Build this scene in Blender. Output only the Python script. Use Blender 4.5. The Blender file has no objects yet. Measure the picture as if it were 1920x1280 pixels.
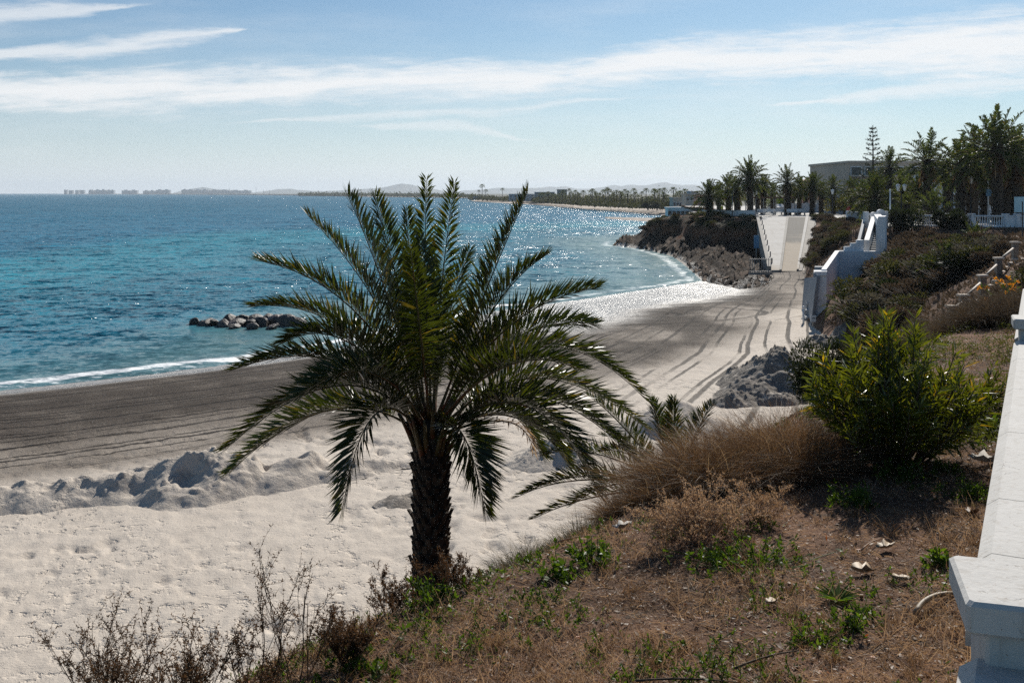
import bpy, math, random
import numpy as np
R = math.radians
random.seed(11)
rng = np.random.default_rng(11)
scene = bpy.context.scene
C = scene.collection
HAZE = 8e-5
F, EYE, HY = 1866.67, 9.0, 362.0     # lens in pixels of the photo, eye height above the sea, horizon row

def P(px, py, d):
    "world point seen at photo pixel (px, py) at distance d ahead of the camera"
    return np.array([d*(px-960)/F, d, EYE-d*(py-HY)/F])

def atz(px, py, z):
    d = (EYE-z)*F/(py-HY)
    return np.array([d*(px-960)/F, d, z])

# ------------------------------------------------------------------ meshes
class MB:
    def __init__(s):
        s.v, s.f, s.n = [], [], 0
    def add(s, v, f, m=0, smooth=False):
        v = np.asarray(v, float).reshape(-1, 3); f = np.asarray(f, int)
        s.v.append(v); s.f.append((f+s.n, m, smooth)); s.n += len(v)
        return s
    def quads(s, V, m=0, smooth=False):
        V = np.asarray(V, float); n = len(V)
        if n: s.add(V.reshape(-1, 3), np.arange(n*V.shape[1]).reshape(n, V.shape[1]), m, smooth)
        return s
    def box(s, c, size, rz=0, m=0, taper=1.0):
        x, y, z = [q/2 for q in size]; t = taper
        v = np.array([[-x,-y,-z],[x,-y,-z],[x,y,-z],[-x,y,-z],[-x*t,-y*t,z],[x*t,-y*t,z],[x*t,y*t,z],[-x*t,y*t,z]])
        ca, sa = math.cos(rz), math.sin(rz)
        v = np.c_[v[:,0]*ca-v[:,1]*sa, v[:,0]*sa+v[:,1]*ca, v[:,2]]+np.asarray(c, float)
        return s.add(v, [[3,2,1,0],[4,5,6,7],[0,1,5,4],[1,2,6,5],[2,3,7,6],[3,0,4,7]], m)
    def bbox(s, c, size, rz=0, b=.02, m=0):
        "box with chamfered edges"
        x, y, z = [q/2 for q in size]; b = min(b, x*.45, y*.45, z*.45)
        rings = [(-z, b), (-z+b, 0), (z-b, 0), (z, b)]
        v = []
        for (h, i) in rings:
            X, Y = x-i, y-i
            v += [[-X+b,-Y,h],[X-b,-Y,h],[X,-Y+b,h],[X,Y-b,h],[X-b,Y,h],[-X+b,Y,h],[-X,Y-b,h],[-X,-Y+b,h]]
        v = np.array(v); ca, sa = math.cos(rz), math.sin(rz)
        v = np.c_[v[:,0]*ca-v[:,1]*sa, v[:,0]*sa+v[:,1]*ca, v[:,2]]+np.asarray(c, float)
        q = [[k*8+i, k*8+(i+1)%8, (k+1)*8+(i+1)%8, (k+1)*8+i] for k in range(3) for i in range(8)]
        n0 = s.n; s.add(v, q, m)
        s.f.append((np.array([[7,6,5,4,3,2,1,0]])+n0, m, False)); s.f.append((np.array([list(range(24,32))])+n0, m, False))
        return s
    def tube(s, pts, rad, seg=6, m=0, smooth=True, cap=True):
        pts = np.asarray(pts, float); n = len(pts)
        rad = np.full(n, rad) if np.isscalar(rad) else np.asarray(rad, float)
        T = np.gradient(pts, axis=0); T /= np.linalg.norm(T, axis=1)[:,None]+1e-12
        ref = np.array([0,0,1.]) if abs(T[0][2]) < .9 else np.array([1.,0,0])
        v = []
        for i in range(n):
            a = np.cross(T[i], ref); a /= np.linalg.norm(a)+1e-12
            b = np.cross(T[i], a); ref = np.cross(a, T[i])
            for k in range(seg):
                th = 2*math.pi*k/seg
                v.append(pts[i]+rad[i]*(a*math.cos(th)+b*math.sin(th)))
        q = [[i*seg+k, i*seg+(k+1)%seg, (i+1)*seg+(k+1)%seg, (i+1)*seg+k] for i in range(n-1) for k in range(seg)]
        n0 = s.n; s.add(v, q, m, smooth)
        if cap and seg > 3:
            s.f.append((np.array([list(range(seg))[::-1]])+n0, m, False)); s.f.append((np.array([[(n-1)*seg+k for k in range(seg)]])+n0, m, False))
        return s
    def lathe(s, prof, c=(0,0,0), seg=10, m=0, smooth=True):
        prof = np.asarray(prof, float); c = np.asarray(c, float)
        return s.tube(np.c_[np.zeros((len(prof),2)), prof[:,1]+np.arange(len(prof))*1e-6]+c, prof[:,0], seg, m, smooth)
    def prism(s, outline, depth, m=0):
        "outline: list of 3-D points (planar), extruded by the vector depth"
        o = np.asarray(outline, float); n = len(o); d = np.asarray(depth, float)
        s.add(np.r_[o, o+d], [[i, (i+1)%n, n+(i+1)%n, n+i] for i in range(n)], m); n0 = s.n-2*n
        s.f.append((np.array([list(range(n))[::-1]])+n0, m, False)); s.f.append((np.array([list(range(n, 2*n))])+n0, m, False))
        return s
    def mesh(s, name, mats):
        me = bpy.data.meshes.new(name)
        v = np.concatenate(s.v) if s.v else np.zeros((0,3))
        me.vertices.add(len(v)); me.vertices.foreach_set('co', v.astype(np.float32).ravel())
        loops = np.concatenate([f.ravel() for f, _, _ in s.f])
        tot = np.concatenate([np.full(len(f), f.shape[1]) for f, _, _ in s.f])
        me.loops.add(len(loops)); me.loops.foreach_set('vertex_index', loops.astype(np.int32))
        me.polygons.add(len(tot)); me.polygons.foreach_set('loop_start', np.r_[0, np.cumsum(tot)[:-1]].astype(np.int32))
        me.polygons.foreach_set('material_index', np.concatenate([np.full(len(f), m) for f, m, _ in s.f]).astype(np.int32))
        me.polygons.foreach_set('use_smooth', np.concatenate([np.full(len(f), sm) for f, _, sm in s.f]).astype(bool))
        for mt in (mats if isinstance(mats, (list, tuple)) else [mats]): me.materials.append(mt)
        me.update(calc_edges=True); me.validate()
        return me
    def build(s, name, mats, parent=None, loc=None):
        return link(name, s.mesh(name, mats), parent, loc)

def link(name, me, parent=None, loc=None, rz=0, sc=1):
    o = bpy.data.objects.new(name, me); C.objects.link(o)
    if parent: o.parent = parent
    if loc is not None: o.location = [float(q) for q in loc]
    if rz: o.rotation_euler.z = rz
    if sc != 1: o.scale = (sc,)*3 if np.isscalar(sc) else sc
    return o

def tag(o, label, cat, group=None, kind=None):
    o['label'] = label; o['category'] = cat
    if group: o['group'] = group
    if kind: o['kind'] = kind
    return o
def struct(o, label=None, cat=None, kind='structure'):
    o['kind'] = kind
    if label: o['label'] = label
    if cat: o['category'] = cat
    return o
def empty(name, loc, label, cat, group=None, rz=0, sc=1):
    return tag(link(name, None, None, loc, rz, sc), label, cat, group)
def dup(root, loc, rz=0, sc=1, label=None):
    "a copy of a thing with copies of its parts (meshes shared)"
    r = root.copy(); C.objects.link(r); r.location = [float(q) for q in loc]; r.rotation_euler.z = rz
    r.scale = (sc,)*3 if np.isscalar(sc) else sc
    if label: r['label'] = label
    for ch in list(root.children):
        c = ch.copy(); C.objects.link(c); c.parent = r
        for g in list(ch.children):
            d = g.copy(); C.objects.link(d); d.parent = c
    return r

# ------------------------------------------------------------------ numpy noise
def _hash(ix, iy, seed):
    h = (ix*374761393 + iy*668265263 + seed*974711) & 0xffffffff
    h = ((h ^ (h >> 13))*1274126177) & 0xffffffff
    return ((h ^ (h >> 16)) & 0xffffff)/16777215.0
def vnoise(x, y, seed=0):
    x = np.asarray(x, float); y = np.asarray(y, float)
    ix = np.floor(x).astype(np.int64); iy = np.floor(y).astype(np.int64)
    fx, fy = x-ix, y-iy; fx = fx*fx*fx*(fx*(fx*6-15)+10); fy = fy*fy*fy*(fy*(fy*6-15)+10)
    a, b = _hash(ix, iy, seed), _hash(ix+1, iy, seed); c, d = _hash(ix, iy+1, seed), _hash(ix+1, iy+1, seed)
    return (a*(1-fx)+b*fx)*(1-fy)+(c*(1-fx)+d*fx)*fy
def fbm(x, y, size, octv=4, seed=0, gain=.5):
    "roughly -1..1"
    t, a, n = 0, 1., 0
    for k in range(octv):
        q = 2.03**k/size
        t = t+a*(vnoise(x*q+13.7*k, y*q-7.1*k, seed+k)*2-1); n += a; a *= gain
    return t/n
def ss(a, b, x):
    t = np.clip((x-a)/(b-a), 0, 1); return t*t*(3-2*t)
def pdist(X, Y, poly):
    "distance to a polyline and signed side (positive on its right)"
    best = np.full(X.shape, 1e18); side = np.zeros(X.shape)
    for (ax, ay), (bx, by) in zip(poly[:-1], poly[1:]):
        ex, ey = bx-ax, by-ay; L = ex*ex+ey*ey
        t = np.clip(((X-ax)*ex+(Y-ay)*ey)/L, 0, 1)
        dx, dy = X-ax-t*ex, Y-ay-t*ey; d = dx*dx+dy*dy
        m = d < best*(1-1e-9)
        best = np.where(m, d, best); side = np.where(m, (X-ax)*ey-(Y-ay)*ex, side)
    return np.sqrt(best), side
def inside(X, Y, poly):
    r = np.zeros(X.shape, bool); n = len(poly)
    for i in range(n):
        (x1, y1), (x2, y2) = poly[i], poly[(i+1) % n]
        if y1 == y2: continue
        r ^= ((y1 > Y) != (y2 > Y)) & (X < (x2-x1)*(Y-y1)/(y2-y1)+x1)
    return r
def sdf(X, Y, poly):
    "signed: positive inside polyline's right-hand land (uses nearest side)"
    d, s = pdist(X, Y, poly); return np.where(s >= 0, d, -d)
def unit(v):
    v = np.asarray(v, float); return v/(np.linalg.norm(v, axis=-1, keepdims=True)+1e-12)
# ------------------------------------------------------------------ materials
class NT:
    "tiny node-tree helper"
    def __init__(s, tree): s.t = tree; s.n = tree.nodes; s.l = tree.links
    def new(s, typ, **kw):
        nd = s.n.new(typ)
        for k, v in kw.items(): setattr(nd, k, v)
        return nd
    def put(s, sock, val):
        if val is None: return
        if isinstance(val, bpy.types.NodeSocket): s.l.new(val, sock)
        else:
            if isinstance(val, (tuple, list)) and len(val) == 3 and sock.type == 'RGBA': val = (*val, 1)
            sock.default_value = val
    def m(s, op, a, b=None, c=None, clamp=False):
        nd = s.new('ShaderNodeMath', operation=op, use_clamp=clamp)
        for i, q in enumerate((a, b, c)): s.put(nd.inputs[i], q)
        return nd.outputs[0]
    def vm(s, op, a, b=None, sc=None):
        nd = s.new('ShaderNodeVectorMath', operation=op); s.put(nd.inputs[0], a); s.put(nd.inputs[1], b)
        if sc is not None: s.put(nd.inputs['Scale'], sc)
        return nd.outputs[0]
    def mix(s, f, a, b, bt='MIX'):
        nd = s.new('ShaderNodeMix', data_type='RGBA', blend_type=bt)
        s.put(nd.inputs[0], f); s.put(nd.inputs[6], a); s.put(nd.inputs[7], b); return nd.outputs[2]
    def mixf(s, f, a, b):
        nd = s.new('ShaderNodeMix', data_type='FLOAT')
        s.put(nd.inputs[0], f); s.put(nd.inputs[2], a); s.put(nd.inputs[3], b); return nd.outputs[0]
    def step(s, v, a, b, o0=0., o1=1.):
        nd = s.new('ShaderNodeMapRange', interpolation_type='SMOOTHSTEP')
        for k, q in enumerate((v, a, b, o0, o1)): s.put(nd.inputs[k], q)
        return nd.outputs[0]
    def noise(s, vec, scale, det=4, rough=.55, dist=0, col=False):
        nd = s.new('ShaderNodeTexNoise'); s.put(nd.inputs['Vector'], vec); s.put(nd.inputs['Scale'], scale)
        nd.inputs['Detail'].default_value = det; nd.inputs['Roughness'].default_value = rough; nd.inputs['Distortion'].default_value = dist
        return nd.outputs['Color' if col else 'Fac']
    def scale(s, vec, k):
        return s.vm('MULTIPLY', vec, k if isinstance(k, tuple) else (k, k, k))
    def pos(s): return s.new('ShaderNodeNewGeometry').outputs['Position']
    def obj(s): return s.new('ShaderNodeTexCoord').outputs['Object']
    def attr(s, name): return s.new('ShaderNodeAttribute', attribute_name=name).outputs['Fac']
    def island(s): return s.new('ShaderNodeNewGeometry').outputs['Random Per Island']
    def orand(s): return s.new('ShaderNodeObjectInfo').outputs['Random']
    def bump(s, h, st=.3, dist=.02, normal=None):
        nd = s.new('ShaderNodeBump'); nd.inputs['Strength'].default_value = st; nd.inputs['Distance'].default_value = dist
        s.put(nd.inputs['Height'], h)
        if normal is not None: s.put(nd.inputs['Normal'], normal)
        return nd.outputs[0]
    def sep(s, v):
        nd = s.new('ShaderNodeSeparateXYZ'); s.put(nd.inputs[0], v); return nd.outputs
    def comb(s, x, y, z):
        nd = s.new('ShaderNodeCombineXYZ')
        for i, q in enumerate((x, y, z)): s.put(nd.inputs[i], q)
        return nd.outputs[0]

def new_mat(name):
    mt = bpy.data.materials.new(name); mt.use_nodes = True
    nt = NT(mt.node_tree); nt.n.clear()
    out = nt.new('ShaderNodeOutputMaterial'); b = nt.new('ShaderNodeBsdfPrincipled')
    nt.l.new(b.outputs[0], out.inputs[0]); nt.out = out; nt.b = b
    return mt, nt
def bs(nt, col=None, rough=None, normal=None, spec=None, metal=None):
    i = nt.b.inputs
    nt.put(i['Base Color'], col); nt.put(i['Roughness'], rough)
    if normal is not None: nt.put(i['Normal'], normal)
    if spec is not None: nt.put(i['Specular IOR Level'], spec)
    if metal is not None: nt.put(i['Metallic'], metal)

def mottled(name, c1, c2, scale=3, rough=.8, bump=.3, dist=.02, c3=None, s3=.6, fine=40, spec=.3, lo=.35, hi=.65, coord='pos'):
    "two or three tones mottled by noise, with a fine bump"
    mt, nt = new_mat(name); p = nt.pos() if coord == 'pos' else nt.obj()
    f = nt.step(nt.noise(p, scale, 6, .65), lo, hi)
    c = nt.mix(f, c1, c2)
    if c3: c = nt.mix(nt.step(nt.noise(nt.vm('ADD', p, (17., 5., 3.)), s3, 5), .5, .62), c, c3)
    g = nt.noise(p, fine, 4, .7)
    c = nt.mix(nt.m('MULTIPLY', nt.step(g, .5, .75), .35), c, nt.mix(.5, c, (0, 0, 0)))
    bs(nt, c, rough, nt.bump(g, bump, dist), spec); return mt

def leafmat(name, c1, c2, rough=.4, trans=.3, tcol=None, spec=.5, c3=None, p3=.9):
    "leaf: tone per leaf, light shining through"
    mt, nt = new_mat(name); r = nt.island()
    c = nt.mix(r, c1, c2)
    c = nt.mix(nt.m('MULTIPLY', nt.orand(), .45), c, tuple(q*.55 for q in c1))
    if c3: c = nt.mix(nt.step(nt.m('FRACT', nt.m('MULTIPLY', r, 7.31)), p3, p3+.02), c, c3)
    bs(nt, c, rough, spec=spec)
    tr = nt.new('ShaderNodeBsdfTranslucent'); nt.put(tr.inputs[0], nt.mix(1., c, tcol or (2.2, 2.0, .8), 'MULTIPLY'))
    ms = nt.new('ShaderNodeMixShader'); ms.inputs[0].default_value = trans
    nt.l.new(nt.b.outputs[0], ms.inputs[1]); nt.l.new(tr.outputs[0], ms.inputs[2]); nt.l.new(ms.outputs[0], nt.out.inputs[0])
    return mt
def plain(name, col, rough=.6, metal=0, spec=.5, var=.12, scale=6):
    mt, nt = new_mat(name)
    f = nt.noise(nt.pos(), scale, 5, .6)
    c = nt.mix(f, tuple(q*(1-var) for q in col), tuple(min(1, q*(1+var)) for q in col))
    bs(nt, c, rough, spec=spec, metal=metal); return mt

M = {}
M['frond'] = leafmat('palm_leaflet', (.026,.042,.010), (.056,.070,.016), .36, .24, (2.1,1.9,.45), .36, (.14,.11,.03), .93)
M['frond_far'] = leafmat('far_palm_leaf', (.042,.060,.022), (.085,.10,.036), .58, .28, (1.8,1.8,.6), .18, (.13,.10,.04), .93)
M['rachis'] = mottled('palm_rachis', (.06,.055,.02), (.11,.078,.03), 5, .6, .1, c3=(.13,.048,.02), s3=4, coord='obj')
M['boot'] = mottled('palm_boot', (.020,.015,.011), (.055,.041,.030), 9, .9, .6, .02, c3=(.10,.075,.05), s3=7, coord='obj')
M['trunk_far'] = mottled('far_palm_trunk', (.035,.027,.02), (.075,.06,.045), 4, .95, .6, .05, coord='obj')
M['oleander'] = leafmat('oleander_leaf', (.042,.062,.011), (.125,.14,.022), .34, .32, (2.2,2.0,.4), .5, (.30,.20,.02), .95)
M['darkleaf'] = leafmat('dark_shrub_leaf', (.014,.022,.010), (.035,.045,.02), .6, .15, None, .2)
M['scrub1'] = leafmat('scrub_leaf_green', (.042,.048,.024), (.08,.082,.042), .75, .2, None, .12)
M['scrub2'] = leafmat('scrub_leaf_brown', (.065,.049,.036), (.13,.102,.074), .8, .2, (1.5,1.3,1.0), .1)
M['scrub3'] = leafmat('scrub_leaf_grey', (.085,.078,.06), (.15,.135,.105), .8, .2, (1.5,1.4,1.1), .1)
M['bushgreen'] = leafmat('bright_bush_leaf', (.03,.06,.012), (.075,.11,.02), .6, .3, None, .2)
M['yellowgreen'] = leafmat('yellow_tree_leaf', (.10,.11,.015), (.20,.17,.02), .5, .35, (1.8,1.6,.4))
M['conifer'] = leafmat('conifer_leaf', (.02,.035,.02), (.035,.05,.03), .6, .1)
M['weed'] = leafmat('weed_leaf', (.045,.085,.015), (.10,.15,.026), .5, .35, (1.9,1.9,.5), .22)
M['wood'] = mottled('twig_wood', (.05,.036,.024), (.11,.08,.05), 12, .85, .4, .005, coord='obj')
M['straw'] = leafmat('dry_grass_blade', (.092,.057,.034), (.215,.135,.08), .55, .35, (1.4,1.2,.9), .15, (.40,.30,.19), .86)
M['straw2'] = leafmat('dead_weed_blade', (.30,.20,.13), (.56,.42,.30), .6, .35, (1.4,1.2,.9), .15)
M['greystraw'] = leafmat('grey_grass_blade', (.10,.09,.06), (.2,.17,.12), .6, .3, (1.4,1.3,1.0), .15)
M['litter'] = leafmat('dead_leaf', (.12,.07,.04), (.32,.22,.14), .6, .25, (1.4,1.1,.8), .4, (.36,.13,.04), .94)
M['twig'] = leafmat('bare_twig', (.045,.028,.018), (.13,.085,.05), .7, .15, (1.4,1.2,.9), .15)
M['seedhead'] = leafmat('rust_seed_head', (.085,.052,.03), (.17,.11,.06), .7, .25, (1.6,1.2,.8), .15)
M['paleleaf'] = mottled('pale_dead_leaf', (.20,.15,.10), (.34,.27,.19), 20, .6, .3, .003)
M['flower'] = leafmat('orange_flower', (.65,.26,.02), (.8,.42,.03), .5, .4, (1.2,1.0,.6))
def old_paint():
    "weathered masonry paint: chalky tone, rain streaks, rusty specks, hairline cracks, bare chips"
    mt, nt = new_mat('white_plaster'); p = nt.pos()
    base = nt.mix(nt.noise(p, 2.6, 6, .65), (.46,.44,.405), (.58,.56,.525))
    st = nt.noise(nt.scale(p, (9., 9., 1.1)), 2.2, 5, .65); base = nt.mix(nt.m('MULTIPLY', nt.step(st, .50, .68), .42), base, (.33,.29,.24))
    sp = nt.noise(p, 46, 3, .7); base = nt.mix(nt.m('MULTIPLY', nt.step(sp, .66, .72), .8), base, (.22,.13,.08))
    vo = nt.new('ShaderNodeTexVoronoi', feature='DISTANCE_TO_EDGE'); nt.put(vo.inputs['Vector'], nt.vm('ADD', p, nt.scale(nt.noise(p, 9, 4, .6, col=True), .10))); vo.inputs['Scale'].default_value = 2.6
    crack = nt.m('MULTIPLY', nt.step(vo.outputs['Distance'], .002, .007, 1, 0), nt.step(nt.noise(p, 2.1, 3), .57, .66))
    base = nt.mix(nt.m('MULTIPLY', crack, .5), base, (.16,.13,.11))
    chip = nt.step(nt.noise(p, 13, 5, .7), .665, .685); base = nt.mix(chip, base, (.36,.32,.28))
    h = nt.m('SUBTRACT', nt.m('ADD', nt.noise(p, 30, 5, .7), nt.m('MULTIPLY', nt.noise(p, 5, 4), 1.5)), nt.m('ADD', nt.m('MULTIPLY', crack, 1.), nt.m('MULTIPLY', chip, .9)))
    bs(nt, base, .85, nt.bump(h, .55, .006), .3); return mt
M['white'] = old_paint()
M['whitefar'] = mottled('white_render', (.76,.76,.755), (.83,.825,.815), .8, .8, .1, .01, fine=8, c3=(.66,.645,.62), s3=.7)
M['rail'] = plain('weathered_rail', (.22,.18,.14), .7)
M['metal'] = plain('grey_metal', (.28,.28,.28), .45, .6)
M['darkmetal'] = plain('dark_metal', (.05,.05,.055), .5, .4)
M['whitemetal'] = plain('white_metal', (.78,.78,.77), .4)
M['glasslamp'] = plain('lamp_glass', (.82,.82,.80), .25)
M['blue'] = plain('blue_sign', (.10,.26,.42), .5)
M['paleblue'] = plain('pale_blue_board', (.33,.52,.58), .5)
M['wood_brown'] = plain('brown_timber', (.14,.075,.045), .7)
M['cream'] = plain('cream_wall', (.50,.42,.34), .85, 0, .2, .1, .4)
M['stone'] = plain('beige_wall', (.44,.385,.32), .85, 0, .2, .12, .4)
M['pink'] = plain('pink_wall', (.52,.30,.23), .85, 0, .2, .1, .4)
M['grey_wall'] = plain('grey_wall', (.33,.34,.35), .85, 0, .2, .1, .3)
M['dark_win'] = plain('dark_window', (.035,.04,.05), .15)
M['roof'] = plain('tile_roof', (.34,.20,.14), .85)
M['slate'] = plain('distant_block', (.40,.41,.43), .9, 0, .2, .08, .05)
M['skin'] = plain('skin', (.45,.27,.19), .6); M['hair'] = plain('hair', (.03,.022,.018), .6)
M['red'] = plain('red_cloth', (.30,.035,.04), .8); M['hivis'] = plain('yellow_cloth', (.62,.62,.05), .7)
M['black'] = plain('dark_cloth', (.03,.03,.04), .8); M['jeans'] = plain('blue_cloth', (.06,.08,.14), .8)
M['rubber'] = plain('tyre_rubber', (.02,.02,.02), .8)

M['scrap'] = plain('dirty_paper', (.36,.34,.31), .8, 0, .2, .4, 18)
M['groundcover'] = leafmat('ground_cover_leaf', (.05,.065,.02), (.11,.125,.045), .6, .3, (1.8,1.7,.6), .2)
# ------------------------------------------------------------------ the lie of the land
SHORE = [(-140,2),(-80,18),(-40,36.5),(-23.2,45.5),(-18.6,49),(-14.4,52.8),(-10.4,57.3),(-5,67),(-1.2,76),(6.4,85),(11.8,92),(19.6,102),
         (21.5,122),(23,142),(21.6,158),(17.5,172),(19,183),(34,205),(90,240),(300,300)]
BASE = [(-90,-10),(-30,5),(-12,8),(-6,11),(-2,14),(1,17),(5,23),(10,33),(16,48),(17.4,57),(18.4,63),(24,82),(30.6,104),(42.8,140),(43.2,400)]
TOPL = [(-60,-20),(-8,2),(-3,4.5),(-.5,7),(.9,8.4),(3.3,12),(7,17),(11,21),(16,28),(21,38),(27,52),(36,68),(44,79.5),(32.5,84),(30.6,86),(41,117),(43.6,139),(44,420),(500,420),(500,-20)]
HEAD = [(27.0,105),(25.6,98),(22.5,88),(19.5,85.5),(19.2,98),(21.5,122),(23,142),(21.6,158),(17.5,172),(19,182),(30,196),(60,214),(60,141),(34.5,140)]
HTOP = [(33.0,133),(30.5,145),(28,157),(24.3,165),(25,172),(30,180),(60,200),(60,140),(34.5,139.5)]
RAMP_Z0, RAMP_Z1 = .78, 5.62
def ramp_z(Y): return RAMP_Z0+np.clip((Y-105)/35, 0, 1)*(RAMP_Z1-RAMP_Z0)
def promz(X, Y):
    return np.clip(6.2-.0095*(Y-82), 5.62, 6.25)
# sand heaps: name -> (cone list (x, y, height, slope), label)
def cone_at(px, py, d, h, sl): 
    q = P(px, py, d); return (q[0], d, h, sl)
HEAPS = {
 'bank': ([(-15.2,25.3,.55,.45),(-13.3,25.2,.62,.5),(-12.2,25.9,.72,.55),(-10.9,26.2,.75,.5),(-9.6,26.5,.88,.55),(-8.9,26.6,1.12,.62),(-8.1,26.9,1.22,.62),(-7.2,27.3,.95,.5),
           (-6.6,27.4,.72,.6),(-5.7,28.0,.80,.55),(-5.1,28.1,.62,.6),(-4.3,28.4,.50,.5),(-17.,24.6,.5,.4),(-20.,23.6,.6,.4),(-24.,22.5,.7,.4)],
          'long low bank of pale sand with dark hollows below the dark combed beach'),
 'heapA': ([(10.9,40.6,1.95,.72),(10.5,38.6,1.35,.75),(9.7,37.8,1.05,.75),(9.0,38.3,1.0,.7),(8.3,37.3,.75,.7),(11.9,41.6,1.5,.7)],
          'large rough sand heap with grey clods left of the dark shrub and oleander'),
 'heapB': ([(5.5,33.4,1.25,.58),(4.8,33.0,.8,.6),(6.2,33.6,.8,.5)], 'smooth pale sand heap just right of the palm frond tips'),
 'heapC': ([(16.2,51.8,.75,.6),(17.3,52.8,.55,.6),(15.2,51.0,.45,.6)], 'small grey sand heap at the foot of the white stairs'),
 'heapD': ([(1.5,29.6,.85,.55),(.7,29.0,.55,.5),(2.3,30.2,.7,.5)], 'rough trampled sand heap behind the right fronds of the big palm'),
 'heapE': ([(-2.9,25.2,.34,.6),(-2.5,25.5,.28,.6)], 'small dark mound of sand and weed left of the palm trunk'),
}
HR = random.Random(4)
HOLLOWS = [(-15.5+11.5*HR.random(), 0, HR.uniform(.10,.26), HR.uniform(.12,.30), HR.uniform(.6,1.7)) for _ in range(26)]
HOLLOWS = [(x, 25.0+(x+15)*.30+HR.uniform(-.35,.25), d, r, e) for x, _, d, r, e in HOLLOWS]+[(-8.5,26.0,.30,.40,1.0),(-9.7,25.7,.20,.34,1.0),(9.9,37.6,.3,.4,1),(10.3,39.2,.3,.4,1)]
def heap_h(X, Y, cones, k):
    r = np.zeros(X.shape)
    wx = X+.28*fbm(X, Y, 1.5, 4, 50+k, .6); wy = Y+.28*fbm(X, Y, 1.5, 4, 60+k, .6)
    if k == 0:                                                  # the bank: one continuous wavering ridge
        cr = np.array([(-30,20.8,.55),(-17,24.7,.42),(-15,25.0,.58),(-13.5,25.3,.50),(-12,25.8,.66),(-10.8,26.2,.60),(-9.8,26.4,.74),(-8.6,26.7,1.0),(-7.7,27.0,.94),(-6.7,27.3,.62),(-5.7,28.0,.74),(-4.9,28.2,.52),(-3.7,28.6,.30),(-2.4,29.0,.1)])
        d, sd_ = pdist(wx, wy, [(q[0], q[1]) for q in cr]); hh = np.interp(wx, cr[:,0], cr[:,2])+.10*fbm(X, Y, 1.1, 3, 99)
        r = np.where(hh > .05, hh-np.where(sd_ > 0, .50, .62)*np.sqrt(d*d+.01), 0); cones = []
    for (cx, cy, h, sl) in cones:
        d = np.hypot(wx-cx, wy-cy)
        r = np.maximum(r, h*.86-sl*.9*np.sqrt(d*d+.012)-.05*np.maximum(0, 1-d))
    m = np.clip(r, 0, None)
    hx = X+.16*fbm(X, Y, .5, 3, 97); hy = Y+.16*fbm(X, Y, .5, 3, 98)
    for (cx, cy, dep, rad, el) in HOLLOWS: m = m-dep*np.exp(-((hx-cx)**2+((hy-cy)/el)**2)/rad**2)*np.clip(m*3, 0, 1)
    m = np.clip(m, 0, None)
    pat = np.clip(.5+1.7*fbm(X, Y, 1.5, 2, 95+k), 0, 1)*(.45 if k in (0, 1+1) else 1.)
    clod = np.clip(fbm(X, Y, .30, 3, 90+k, .6)-.10, 0, 1)+.5*np.clip(fbm(X, Y, .13, 2, 92+k, .6)-.12, 0, 1)
    rough = .34*clod*pat+.05*fbm(X, Y, .6, 3, 70+k)+.030*fbm(X*4, Y*.6, .7, 3, 84+k)+.022*fbm(X, Y, .10, 2, 85)*(.4+pat)
    return np.where(m > 0, np.clip(m+rough*np.clip(m*2.2, 0, 1), 0, None), 0)

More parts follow.
